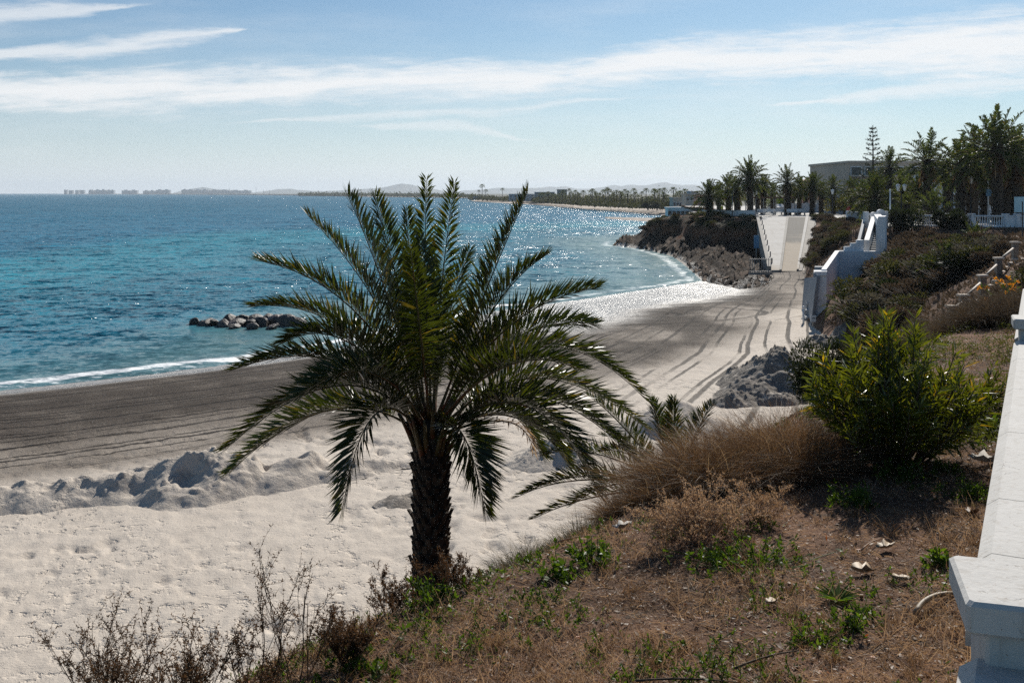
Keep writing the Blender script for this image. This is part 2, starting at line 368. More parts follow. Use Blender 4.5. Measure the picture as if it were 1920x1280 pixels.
def wallpos(X, Y): return .468*Y-.884*X        # metres to the left of the white wall's line
def height(X, Y, full=False):
    X = np.asarray(X, float); Y = np.asarray(Y, float)
    s = sdf(X, Y, SHORE)                                     # >0 on land
    zb = np.where(s > 0, 1.25*(1-np.exp(-np.maximum(s, 0)/11)), .09*s)
    # hillside and promenade
    db = sdf(X, Y, BASE); dt, _ = pdist(X, Y, TOPL+[TOPL[0]]); inT = inside(X, Y, TOPL); dt = np.where(inT, 0, dt)
    t = np.where(db > 0, db/(db+dt+1e-6), 0)
    onr = np.clip((Y-104)/2, 0, 1)
    zfoot = zb*(1-onr)+np.maximum(zb*0+ramp_z(Y), 0)*onr
    near = 6.6-.12*np.clip(wallpos(X, Y), -3, 12)
    ztop = near+(promz(X, Y)-near)*ss(48, 74, Y)
    n1, n2, n3 = fbm(X, Y, 5, 4, 1), fbm(X, Y, 1.5, 4, 2), fbm(X, Y, .35, 3, 3)
    far = ss(24, 48, Y)
    tt = np.clip(t+far*.10*n1*np.sin(np.pi*np.clip(t, 0, 1)), 0, 1)
    fN = ss(0, 1, tt)*.45+tt*.55
    fF = np.where(tt < .14, tt/.14*.30, .30+(tt-.14)/.86*.70); fF = fF*.75+ss(0, 1, fF)*.25
    f = fN+(fF-fN)*far
    hill = zfoot+(ztop-zfoot)*f
    bumpy = np.sin(np.pi*np.clip(t, 0, 1))
    hill = hill+bumpy*((.12+.55*far)*n1+(.08+.3*far)*n2)+(1-far)*(.05*n2*np.clip(t*3, 0, 1)+.028*n3*np.clip(t*4, 0, 1))
    # rocky headland left of the ramp
    inH = inside(X, Y, HEAD); dh, _ = pdist(X, Y, HEAD+[HEAD[0]]); dht, _ = pdist(X, Y, HTOP+[HTOP[0]]); inHT = inside(X, Y, HTOP); dht = np.where(inHT, 0, dht)
    th = np.where(inH, dh/(dh+dht+1e-6), 0)
    zt = np.minimum(5.45, 5.62-.02*np.abs(Y-150))-1.4*ss(158, 174, Y)
    th2 = np.clip(th+.12*n1*np.sin(np.pi*th), 0, 1)
    cl = .5+.12*fbm(X, Y, 9, 3, 14)
    g = np.where(th2 < cl, th2*.55, cl*.55+(th2-cl)/(1-cl)*(1-cl*.55))
    g = g*.45+.55*(np.where(th2 < cl, th2/cl*.34, .34+.66*ss(cl, cl+.30, th2)))
    hd = np.maximum(zb, .05)*0+.05+(zt-.05)*g
    hd = hd+np.sin(np.pi*np.clip(th, 0, 1))*(.5*n1+.5*n2)
    # dipping rock layers
    q = (X*.83+Y*.10-hd*1.1)
    lay = np.abs(((q+.9*fbm(X, Y, 3.5, 3, 9))*.95) % 1-.5)*2
    hd = hd+np.where(inH & ~inHT, (.75*lay*np.clip(1.35-th*1.7, .0, 1)*np.clip(th*8, 0, 1)), 0)
    hd = hd+.12*n3*np.clip(th*6, 0, 1)
    z = zb.copy()
    kind = np.where(s > -3, 1, 0)
    m = (db > 0) & (t > 0); z = np.where(m, np.maximum(hill, np.where(t < .05, zfoot, -9)), z); kind = np.where(m, 2, kind)
    m2 = inT & (Y > 60); z = np.where(m2, promz(X, Y)+.02*n2, z); kind = np.where(m2 & (dt == 0), 4, kind)
    zh = hd
    kind = np.where(inH & (db <= 0), 3, kind); z = np.where(inH & (db <= 0), zh, z)
    # ramp corridor
    u = (Y-105)/35; xl = 27.2+u*(34.5-27.2); xr = 30.6+u*(42.8-30.6)
    onramp = (Y > 105) & (Y < 140) & (X > xl-.1) & (X < xr+.05)
    z = np.where(onramp, ramp_z(Y)-.12, z); kind = np.where(onramp, 4, kind)
    plaza = (Y >= 140) & (X > 33.5-(Y-140)*.06+np.maximum(Y-176, 0)*.6) & (X < 46) & (Y < 196)
    z = np.where(plaza, promz(X, Y), z); kind = np.where(plaza, 4, kind)
    if not full: return z
    # sand relief
    A = dict(s=s, t=t, th=th, db=db)
    right = ss(0, 10, X-(Y-45)*.10)
    sand = kind == 1
    comb = s+.35*fbm(X, Y, 9, 3, 21)+.10*fbm(X, Y, 2, 2, 24)
    trk = s/(s+np.maximum(-db, 0)+1e-6)+.03*fbm(X, Y, 16, 2, 41)+.004*fbm(X, Y, 5, 2, 42)
    turn = np.hypot((X-7.2-.30*(Y-66))/2.1, (Y-66)/1.15)+.25*fbm(X, Y, 5, 2, 60)+9*(Y > 76)+9*(Y < 55)+9*(X < 3)
    dry = ss(15.5, 20.5, s+1.2*fbm(X, Y, 7, 4, 23))
    foot = np.clip(fbm(X, Y, .5, 3, 26)-.16, 0, 1)*np.clip(.55+1.6*fbm(X, Y, 3.5, 3, 27), 0, 1.2)
    treadmask = ss(.1, .5, fbm(X, Y, 5, 2, 29))
    z = z+sand*(-.15*foot*dry*(1-.4*right)-.06*foot+.022*fbm(X, Y, .28, 3, 28)*ss(8, 16, s)+.018*n3*ss(3, 8, s)+.04*n2*ss(6, 14, s))
    seaweed = ss(1.0, 3.5, s)*(1-.50*ss(12, 17, s))*(1-ss(19, 21.5, s))*(1-.5*right)+right*np.clip(fbm(X, Y*.6, 5, 4, 71)*1.7+.72, .3, 1)*(1-ss(17, 24, s))*(1-.75*ss(17, 23, X+.25*fbm(X, Y, 4, 3, 74)*8))+.10*(1-right)*np.clip(fbm(X, Y, 3, 4, 72)*2, 0, 1)*(s < 22)
    A.update(z=z, kind=kind, comb=comb, trk=trk, turn=turn, weed=np.clip(seaweed*(.85+.3*n2), 0, 1), wet=(1-ss(18, 22, X))*(1-ss(2.0+8.*ss(-4, 4, X), 3.4+11.*ss(-4, 4, X), s+.6*n1+.25*fbm(X*.5, Y*2.2, 1.3, 3, 75)*right*5)), right=right)
    return A

# grid: rows spaced evenly in log(distance), columns evenly in bearing
NU, NV = 900, 800
gu = np.r_[np.linspace(-1.3, -.75, 40), np.linspace(-.74, .74, NU), np.linspace(.75, 1.9, 90)]; NU = len(gu); gv = np.exp(np.linspace(math.log(2.2), math.log(262), NV))
GY, GU = np.meshgrid(gv, gu, indexing='ij'); GX = GU*GY
A = height(GX, GY, True); GZ = A['z']; K = A['kind']
idx = np.arange(NU*NV).reshape(NV, NU)
FQ = np.stack([idx[:-1,:-1], idx[:-1,1:], idx[1:,1:], idx[1:,:-1]], -1).reshape(-1, 4)
fk = K[:-1,:-1].reshape(-1)
zmax = np.max(GZ.reshape(-1)[FQ], axis=1)
VV = np.stack([GX, GY, GZ], -1).reshape(-1, 3)

def terrain_part(name, mask, mt, attrs=()):
    fq = FQ[mask]; used, inv = np.unique(fq, return_inverse=True)
    b = MB(); b.add(VV[used], inv.reshape(-1, 4), 0, True); me = b.mesh(name, mt)
    for a in attrs:
        at = me.attributes.new(a, 'FLOAT', 'POINT'); at.data.foreach_set('value', A[a].reshape(-1)[used].astype(np.float32))
    return link(name, me)

# --- sand
def tracks(nt, p):
    "tyre and rake furrows: thin dark lines at set distances from the water, fading in and out"
    wob = nt.m('MULTIPLY', nt.m('SUBTRACT', nt.noise(p, .9, 4, .6), .5), .22)
    def comb(v, period, w, soft, seed, lo=.38, hi=.58):
        q = nt.m('ADD', nt.m('DIVIDE', v, period), seed); tri = nt.m('ABSOLUTE', nt.m('SUBTRACT', nt.m('FRACT', q), .5))
        cell = nt.m('FLOOR', q); on = nt.noise(nt.comb(nt.m('MULTIPLY', cell, 7.7), nt.m('MULTIPLY', nt.sep(p)[0], .16), nt.m('MULTIPLY', nt.sep(p)[1], .10)), 1., 3, .6)
        return nt.m('MULTIPLY', nt.step(tri, w/period, w/period*soft, 1, 0), nt.step(on, lo, hi))
    c = nt.m('ADD', nt.attr('comb'), wob); t = nt.m('ADD', nt.attr('trk'), nt.m('MULTIPLY', wob, .012)); u = nt.m('ADD', nt.attr('turn'), wob)
    left = nt.m('MAXIMUM', comb(c, 1.73, .055, 2.4, .3, .34, .50), comb(c, 1.18, .04, 2.4, .9, .42, .56))
    rt = nt.m('MAXIMUM', comb(t, .083, .0020, 2.6, .2, .34, .50), comb(t, .047, .0014, 2.6, .6, .42, .58))
    left = nt.m('MULTIPLY', left, nt.step(nt.attr('comb'), 17.5, 21.5, 1, 0))
    rt = nt.m('MULTIPLY', nt.m('MAXIMUM', rt, nt.m('MULTIPLY', comb(u, 1.35, .07, 2.4, .1, .3, .5), nt.step(u, 5.2, 6.4, 1, 0))), .95)
    return nt.mixf(nt.attr('right'), left, rt)
def sand_mat(name, heap=False):
    mt, nt = new_mat(name); p = nt.pos()
    n1 = nt.noise(p, .9, 6, .65); n2 = nt.noise(p, 14, 5, .7); n3 = nt.noise(p, 55, 3, .7)
    c = nt.mix(n1, (.49,.425,.355), (.61,.54,.46))
    c = nt.mix(nt.m('MULTIPLY', nt.step(n2, .55, .72), .35), c, (.27,.225,.175))
    rough = .9
    if not heap:
        w = nt.attr('weed'); ln = tracks(nt, p); wet = nt.attr('wet')
        wf = nt.m('MULTIPLY', w, nt.step(nt.noise(p, 26, 5, .75), .30, .56), clamp=True)
        wf = nt.m('ADD', wf, nt.m('MULTIPLY', w, .35), clamp=True)
        c = nt.mix(nt.m('MULTIPLY', w, .75), c, (.225,.168,.120))
        c = nt.mix(nt.m('MULTIPLY', wf, .90), c, (.028,.020,.015))
        c = nt.mix(nt.m('MULTIPLY', ln, .9), c, (.018,.013,.010))
        c = nt.mix(nt.m('MULTIPLY', wet, .55), c, (.14,.12,.10))
        rough = nt.mixf(wet, .9, .33)
    h = nt.m('ADD', nt.m('MULTIPLY', n2, .7), nt.m('MULTIPLY', n3, .35))
    if not heap: h = nt.m('ADD', h, nt.m('SUBTRACT', nt.m('MULTIPLY', w, nt.m('MULTIPLY', nt.noise(nt.scale(p, (1., 1.6, 1.)), 7., 5, .75), 4.5)), nt.m('MULTIPLY', ln, 2.5)))
    pits = nt.step(nt.noise(nt.scale(p, (1., .8, 1.)), 3.6, 4, .62), .52, .70); patch = nt.step(nt.noise(p, .35, 4, .6), .42, .64, .12, 1)
    h = nt.m('SUBTRACT', h, nt.m('MULTIPLY', nt.m('MULTIPLY', pits, patch), 1.9 if not heap else 1.0))
    if heap: h = nt.m('ADD', h, nt.m('MULTIPLY', nt.noise(p, 3.1 if heap == 2 else 5., 6, .72), 5. if heap == 2 else 1.6))
    n = nt.bump(h, 1., .030)
    if not heap:
        n = nt.vm('NORMALIZE', nt.vm('ADD', n, nt.vm('MULTIPLY', nt.vm('SUBTRACT', nt.noise(nt.scale(p, (.7, 1.5, 1.)), 2.4, 6, .75, col=True), (.5,.5,.5)), nt.comb(nt.m('MULTIPLY', wet, 1.0), nt.m('MULTIPLY', wet, 1.15), 0.))))
        spec = nt.mixf(wet, .15, .75)
    else:
        c = nt.mix(nt.m('MULTIPLY', nt.step(nt.noise(p, 2.2, 6, .7), .52-.20*(heap == 2), .66-.14*(heap == 2)), .35 if heap != 2 else .8), c, (.13,.115,.10)); spec = .15
    bs(nt, c, rough, n, spec); return mt
M['sand'] = sand_mat('beach_sand'); M['heap'] = sand_mat('heaped_sand', True); M['heap_dark'] = sand_mat('dark_heaped_sand', 2)

def soil_mat():
    mt, nt = new_mat('hillside_soil'); p = nt.pos()
    n1 = nt.noise(p, .55, 6, .65); n2 = nt.noise(p, 5, 6, .7); n3 = nt.noise(p, 38, 4, .75)
    c = nt.mix(nt.step(n1, .4, .6), (.10,.058,.038), (.205,.118,.076))
    c = nt.mix(nt.step(n2, .52, .66), c, (.075,.058,.045))
    c = nt.mix(nt.m('MULTIPLY', nt.step(n3, .56, .7), .6), c, (.38,.29,.205))
    c = nt.mix(nt.m('MULTIPLY', nt.step(n3, .30, .42, 1, 0), .7), c, (.035,.026,.02))
    bs(nt, c, .95, nt.bump(nt.m('ADD', n2, nt.m('MULTIPLY', n3, .6)), .8, .05), .1); return mt
M['soil'] = soil_mat()
def rock_mat():
    mt, nt = new_mat('headland_rock'); p = nt.pos(); x, y, z = nt.sep(p)
    n1 = nt.noise(p, .35, 6, .65); n2 = nt.noise(p, 2.2, 7, .72); n3 = nt.noise(nt.scale(p, (2.4, .7, 2.4)), 2.2, 5, .7)
    red = nt.step(nt.m('ADD', z, nt.m('MULTIPLY', nt.m('SUBTRACT', n1, .5), 7)), 2.0, 3.6)
    rock = nt.mix(nt.step(n3, .40, .62), (.024,.017,.012), (.095,.066,.046))
    rock = nt.mix(nt.step(n2, .60, .72), rock, (.17,.115,.08))
    earth = nt.mix(nt.step(n2, .4, .6), (.15,.062,.033), (.27,.12,.065))
    c = nt.mix(red, rock, earth)
    veg = nt.m('MULTIPLY', nt.step(z, 3.2, 4.6), nt.step(nt.noise(p, .5, 6, .7), .38, .52))
    c = nt.mix(veg, c, nt.mix(n2, (.030,.030,.018), (.075,.068,.04)))
    wet = nt.step(z, .1, .7, 1, 0); c = nt.mix(nt.m('MULTIPLY', wet, .7), c, (.022,.02,.018))
    bs(nt, c, nt.mixf(wet, .85, .3), nt.bump(nt.m('ADD', n2, n3), 1., .40), .06); return mt
M['rock'] = rock_mat()
M['paving'] = mottled('promenade_paving', (.36,.345,.32), (.46,.44,.41), .6, .85, .2, .01, fine=5)

struct(terrain_part('beach', (fk == 1), M['sand'], ('weed', 'comb', 'trk', 'turn', 'right', 'wet')))
struct(terrain_part('hillside', (fk == 2) & (zmax > -.2), M['soil']))
struct(terrain_part('headland', (fk == 3) & (zmax > -.2), M['rock']))
struct(terrain_part('promenade', (fk == 4), M['paving']))
for k, (nm, (cones, lab)) in enumerate(HEAPS.items()):          # each heap its own finely modelled mesh lying on the sand
    cs = np.array(cones); ex = 2.6; step = .045
    x0, x1, y0, y1 = (-24., -1.8, 22.6, 30.6) if k == 0 else (cs[:,0].min()-ex, cs[:,0].max()+ex, cs[:,1].min()-ex, cs[:,1].max()+ex)
    hx_ = np.arange(x0, x1, step); hy_ = np.arange(y0, y1, step*1.3); HY_, HX_ = np.meshgrid(hy_, hx_, indexing='ij')
    hh_ = heap_h(HX_, HY_, cones, k); HZ_ = height(HX_, HY_)+hh_-.015
    i_ = np.arange(HX_.size).reshape(HX_.shape); q_ = np.stack([i_[:-1,:-1], i_[:-1,1:], i_[1:,1:], i_[1:,:-1]], -1).reshape(-1, 4)
    q_ = q_[np.max(hh_.reshape(-1)[q_], axis=1) > .004]; used, inv = np.unique(q_, return_inverse=True)
    o_ = MB().add(np.stack([HX_, HY_, HZ_], -1).reshape(-1, 3)[used], inv.reshape(-1, 4), 0, True).build('sand_bank' if k == 0 else 'sand_heap', M['heap_dark' if nm in ('heapA','heapC','heapE') else 'heap'])
    tag(o_, lab, 'sand bank' if k == 0 else 'sand heap', None if k == 0 else 'heaps of sand on the beach')

# --- the ramp: pale footway strip, kerb, dusty roadway, right kerb
def ramp_strip(name, a0, a1, b0, b1, lift, mt, thick=.10, rows=40):
    "a: left edge x at foot/top, b: right edge"
    t = np.linspace(0, 1, rows); Y = 105+35*t; z = ramp_z(Y)+lift
    l = np.c_[a0+(a1-a0)*t, Y, z]; r = np.c_[b0+(b1-b0)*t, Y, z]; dn = np.array([0,0,thick])
    V = np.concatenate([l, r, l-dn, r-dn]); n = rows; q = []
    for i in range(n-1):
        q += [[i, n+i, n+i+1, i+1], [2*n+i, i, i+1, 2*n+i+1], [n+i, 3*n+i, 3*n+i+1, n+i+1]]
    q += [[0, 2*n, 3*n, n]]
    return MB().add(V, q).build(name, mt)
def slab_mat():
    mt, nt = new_mat('pale_concrete'); p = nt.pos(); x, y, z = nt.sep(p)
    c = nt.mix(nt.noise(p, .6, 6, .65), (.50,.475,.435), (.62,.595,.555)); c = nt.mix(nt.m('MULTIPLY', nt.step(nt.noise(nt.scale(p, (1.5, .25, 1.)), 1.1, 5, .65), .52, .68), .5), c, (.40,.365,.315))
    j = nt.step(nt.m('ABSOLUTE', nt.m('SUBTRACT', nt.m('FRACT', nt.m('DIVIDE', y, 3.2)), .5)), .012, .02, 1, 0)
    c = nt.mix(nt.m('MULTIPLY', j, .6), c, (.2,.18,.16)); c = nt.mix(nt.step(nt.m('ADD', y, nt.m('MULTIPLY', nt.noise(p, .8, 4), 6)), 108, 112, .75, 0), c, (.42,.36,.29))
    bs(nt, c, .9, nt.bump(nt.noise(p, 6, 4), .2, .01), .15); return mt
M['concrete'] = slab_mat()
M['kerb'] = mottled('concrete_kerb', (.20,.185,.165), (.30,.28,.25), 1.2, .85, .3, .02, fine=9)
def road_mat():
    mt, nt = new_mat('dusty_road'); p = nt.pos(); x, y, z = nt.sep(p)
    f = nt.m('ADD', nt.step(y, 110, 134, 1, 0), nt.m('MULTIPLY', nt.m('SUBTRACT', nt.noise(p, .22, 6, .7), .5), 2.0))
    c = nt.mix(nt.step(f, .3, .8), nt.mix(nt.noise(p, .5, 5), (.125,.115,.10), (.18,.168,.148)), nt.mix(nt.noise(p, 1.3, 5), (.32,.265,.20), (.42,.36,.285)))
    bs(nt, c, .9, nt.bump(nt.noise(p, 6, 4), .3, .02), .2); return mt
M['road'] = road_mat()
struct(ramp_strip('footway', 27.35, 34.7, 28.2, 38.6, .10, M['concrete'], .9))
struct(ramp_strip('kerb', 28.215, 38.615, 28.45, 38.95, .16, M['kerb'], .3))
struct(ramp_strip('road', 28.46, 38.96, 30.0, 41.3, .0, M['road']))
struct(ramp_strip('kerb', 30.02, 41.32, 30.25, 41.75, .22, M['concrete'], .4))
struct(ramp_strip('path', 30.26, 41.76, 30.6, 42.8, .08, M['kerb'], .3))

# --- distant ground: everything beyond the mapped strip, up to the mountains' foot
COAST = [(1470,232),(1370,290),(1310,340),(1255,392),(1205,440),(1155,500),(1110,545),(1050,640),(1000,765),(940,900),(893,1040),(884,1150),(900,1320),(940,1500),(900,1750),(800,2050),(700,2350),(640,2700),(560,3600),(470,5200),(380,6300),(240,7000),(110,7600)]
COASTW = [((px-960)/F*d, d) for px, d in COAST]
def far_ground():
    b = MB(); pts = np.array(COASTW)
    # densify
    t = np.linspace(0, len(pts)-1, 340); i = np.minimum(t.astype(int), len(pts)-2); fr = (t-i)[:,None]
    q = pts[i]*(1-fr)+pts[i+1]*fr
    tang = unit(np.gradient(q, axis=0)); nrm = np.c_[tang[:,1], -tang[:,0]]      # inland is to the right of travel
    d = q[:,1:2]
    offs = [-14, -3, 0, 6, 14, 24, 34, 60, 140]; zz = [-.9, -.2, .05, .55, 1.0, 1.6, 2.6, 3.0, 3.2]
    rows = []
    for o, z in zip(offs, zz):
        k = np.clip(d/700, .35, 3.2)
        p2 = q+nrm*o*k+np.c_[np.zeros(len(q)), fbm(q[:,0], q[:,1], 40, 3, int(abs(o)))*o*.12]
        rows.append(np.c_[p2, z+np.clip(z, 0, 1)*.35*fbm(p2[:,0], p2[:,1], 25, 3, 5)*np.clip(k[:,0], .3, 2)])
    V = np.concatenate(rows); n = len(q)
    quad = [[r*n+j, r*n+j+1, (r+1)*n+j+1, (r+1)*n+j] for r in range(len(offs)-1) for j in range(n-1)]
    b.add(V, np.array(quad)[:, ::-1], 0, True)
    # inland plain out to the mountains
    last = rows[-1]; far = last.copy(); far[:,1] = 14500; far[:,0] = np.linspace(9000, -3600, n); far[:,2] = 3.
    V2 = np.concatenate([last+[0,0,-.03], far]); b.add(V2, [[j, j+1, n+j+1, n+j] for j in range(n-1)][::1], 0, True)
    return b
def far_mat():
    mt, nt = new_mat('far_shore_ground'); p = nt.pos(); x, y, z = nt.sep(p)
    nz = nt.noise(p, .03, 5, .6)
    veg = nt.step(nt.m('ADD', z, nt.m('MULTIPLY', nt.m('SUBTRACT', nz, .5), .8)), 1.35, 1.75)
    c = nt.mix(veg, nt.mix(nz, (.40,.33,.27), (.48,.41,.34)), nt.mix(nt.noise(p, .12, 5, .7), (.035,.04,.025), (.085,.08,.05)))
    bs(nt, c, .9, spec=.2); return mt
M['farground'] = far_mat()
struct(far_ground().build('far_shore', M['farground']))

# --- land behind the promenade, right of the strip
t_ = np.linspace(0, 1, 40); sx = 60-26*t_; sy = 296+62*t_; wd = 13*(1-t_)**.6+1.5; V = []
for o, z in ((-1.,-.3),(-.75,.15),(-.3,.9),(.3,1.),(.75,.3),(1.,-.3)): V.append(np.c_[sx+wd*o*.6, sy+wd*o, z*(1-.6*t_)+.12*fbm(sx, sy+o*9, 4, 3, 3)])
V = np.concatenate(V); struct(MB().add(V, [[r*40+j, r*40+j+1, (r+1)*40+j+1, (r+1)*40+j] for r in range(5) for j in range(39)], 0, True).build('sand_spit', mottled('spit_sand', (.26,.21,.17), (.40,.34,.28), .3, .9, .3, .05, fine=3)))
b = MB(); b.add([[43,255,5.55],[460,255,5.55],[5200,8000,3.4],[300,1500,3.4],[90,420,4.]], [[0,1,2,3,4]])
b.add([[44,197,5.3],[43,255,5.5],[90,420,4.],[64,330,3.3],[50,240,3.2]], [[0,1,2,3,4]])
struct(b.build('inland_ground', M['farground']))

# --- mountains: ridges with real depth far inland
def ridge(name, profile, d, depth, seed, mt):
    pr = np.array(profile, float); px = np.linspace(pr[0,0], pr[-1,0], 260); top = np.interp(px, pr[:,0], pr[:,1])
    top = top+fbm(px, px*0, 30, 4, seed)*1.0*np.clip((361-top)/8, 0, 1)
    rows = []
    for k, (off, fh) in enumerate(((-1, 0), (-.75, .16), (-.5, .42), (-.22, .78), (0, 1), (.4, .6), (1, 0))):
        dd = d+off*depth+120*fbm(px, px*0+k*9, 60, 3, seed+k)
        h = (EYE-(top-HY)*d/F)*fh*(1+(.10*fbm(px, px*0+k*31, 18, 3, seed+9) if 0 < fh < 1 else 0))
        rows.append(np.c_[(px-960)/F*dd, dd, np.maximum(h, -1 if fh == 0 else 0)])
    V = np.concatenate(rows); n = len(px)
    return MB().add(V, [[r*n+j, r*n+j+1, (r+1)*n+j+1, (r+1)*n+j] for r in range(6) for j in range(n-1)], 0, True).build(name, mt)
M['mount'] = mottled('mountain_slope', (.07,.075,.06), (.13,.12,.10), .002, .95, 0, 1, fine=.01)
struct(ridge('mountains', [(840,362),(870,357),(910,355),(935,352),(985,353),(1015,352),(1030,350),(1045,351),(1060,349),(1080,353),(1100,354),(1130,351),(1150,347),(1165,349),(1180,346),(1200,348),(1215,347),(1235,343),(1248,342),(1262,346),(1280,347),(1300,346),(1330,349),(1400,351),(1520,350),(1700,352),(1960,353)], 12000, 1100, 3, M['mount']))
struct(ridge('mountains', [(470,362),(500,358),(520,355),(545,353.5),(560,356),(590,358),(610,358),(640,357),(662,356),(690,354),(715,353),(735,348),(752,344),(770,346),(790,351),(820,356),(850,361)], 11000, 900, 8, M['mount']))
struct(ridge('hill', [(325,361.5),(352,356),(366,353.5),(380,351),(395,354),(420,355),(450,358),(480,361.5)], 12500, 600, 15, M['mount']))
# ------------------------------------------------------------------ the sea
def sea_grid():
    nu, nv = 520, 560
    u = np.linspace(-.80, .80, nu); v = np.exp(np.linspace(math.log(14), math.log(14500), nv))
    Y, U = np.meshgrid(v, u, indexing='ij'); X = U*Y
    s = -sdf(X, Y, SHORE)
    Z = .025*fbm(X*.5+Y*.2, Y, 3.2, 3, 90)*np.clip(s/6, 0, 1)*np.clip(200/Y, 0, 1)+.10*np.exp(-((s-1.6-.8*fbm(X, Y, 9, 3, 93))/.55)**2)*(X < 0)
    i = np.arange(nu*nv).reshape(nv, nu)
    q = np.stack([i[:-1,:-1], i[:-1,1:], i[1:,1:], i[1:,:-1]], -1).reshape(-1, 4)
    keep = (np.max(s.reshape(-1)[q], axis=1) > -6) | (np.min(Y.reshape(-1)[q], axis=1) > 215)
    V = np.stack([X, Y, Z], -1).reshape(-1, 3); q = q[keep]; used, inv = np.unique(q, return_inverse=True)
    me = MB().add(V[used], inv.reshape(-1, 4), 0, True).mesh('sea', M['sea'])
    at = me.attributes.new('offshore', 'FLOAT', 'POINT'); at.data.foreach_set('value', np.clip(s.reshape(-1)[used], -20, 2000).astype(np.float32))
    return link('sea', me)
def sea_mat():
    mt, nt = new_mat('sea_water'); p = nt.pos(); s = nt.attr('offshore')
    big = nt.noise(nt.scale(p, (1., .35, 1.)), .028, 4, .6)
    so = nt.m('ADD', s, nt.m('MULTIPLY', nt.m('SUBTRACT', big, .5), 60))
    c = nt.mix(nt.step(so, 2, 24), (.08,.17,.18), (.008,.125,.19))
    c = nt.mix(nt.step(so, 40, 62), c, (.003,.172,.242))
    c = nt.mix(nt.step(so, 75, 115), c, (.003,.118,.205))
    c = nt.mix(nt.step(so, 180, 480), c, (.005,.112,.19))
    def ripple(sc, seed): return nt.vm('SUBTRACT', nt.noise(nt.vm('ADD', nt.scale(p, (1., 1.35, 1.)), (seed, seed*2, 0.)), sc, 2, .6, .3, col=True), (.5, .5, .5))
    calm = nt.step(s, 0, 30, .35, 1)
    w = nt.vm('ADD', nt.vm('ADD', nt.scale(ripple(1.7, 3.), 2.45), nt.scale(ripple(.45, 9.), 2.15)), nt.vm('ADD', nt.scale(ripple(.11, 5.), 1.1), nt.scale(ripple(6., 1.), 1.5)))
    k = nt.m('MULTIPLY', calm, nt.step(big, .35, .65, .75, 1.1))
    wx, wy, _ = nt.sep(w)
    n = nt.vm('NORMALIZE', nt.comb(nt.m('MULTIPLY', wx, k), nt.m('MULTIPLY', wy, k), 1.))
    # broken foam along the wet edge
    fn = nt.noise(nt.scale(p, (1., 1.6, 1.)), 1.3, 6, .7); wob = nt.m('ADD', s, nt.m('MULTIPLY', nt.m('SUBTRACT', nt.noise(p, .25, 4, .6), .5), 3.2))
    thin = nt.step(nt.sep(p)[0], -4, 8, 1., .14)
    band = nt.m('MULTIPLY', nt.m('MULTIPLY', nt.step(wob, .9, 1.2), nt.step(wob, 1.5, 2.5, 1, 0)), thin)
    lace = nt.m('MULTIPLY', nt.m('MULTIPLY', nt.step(wob, .3, 5, 1, 0), nt.step(wob, -2.2, -.8)), nt.step(fn, .55, .61))
    foam = nt.m('ADD', nt.m('MULTIPLY', band, nt.step(fn, .30, .50)), nt.m('MULTIPLY', lace, nt.m('MULTIPLY', thin, .6)), clamp=True)
    c = nt.mix(foam, c, (.78,.80,.80))
    bs(nt, c, .9, n, 0.)
    gl = nt.new('ShaderNodeBsdfGlossy'); nt.put(gl.inputs['Color'], (1, 1, 1)); nt.put(gl.inputs['Roughness'], nt.mixf(foam, .17, .7)); nt.put(gl.inputs['Normal'], n)
    fr = nt.new('ShaderNodeFresnel'); fr.inputs['IOR'].default_value = 1.33; nt.put(fr.inputs['Normal'], n)
    ms = nt.new('ShaderNodeMixShader'); nt.put(ms.inputs[0], nt.m('MULTIPLY', fr.outputs[0], .46))
    nt.l.new(nt.b.outputs[0], ms.inputs[1]); nt.l.new(gl.outputs[0], ms.inputs[2]); nt.l.new(ms.outputs[0], nt.out.inputs[0])
    return mt
M['sea'] = sea_mat()
struct(sea_grid())

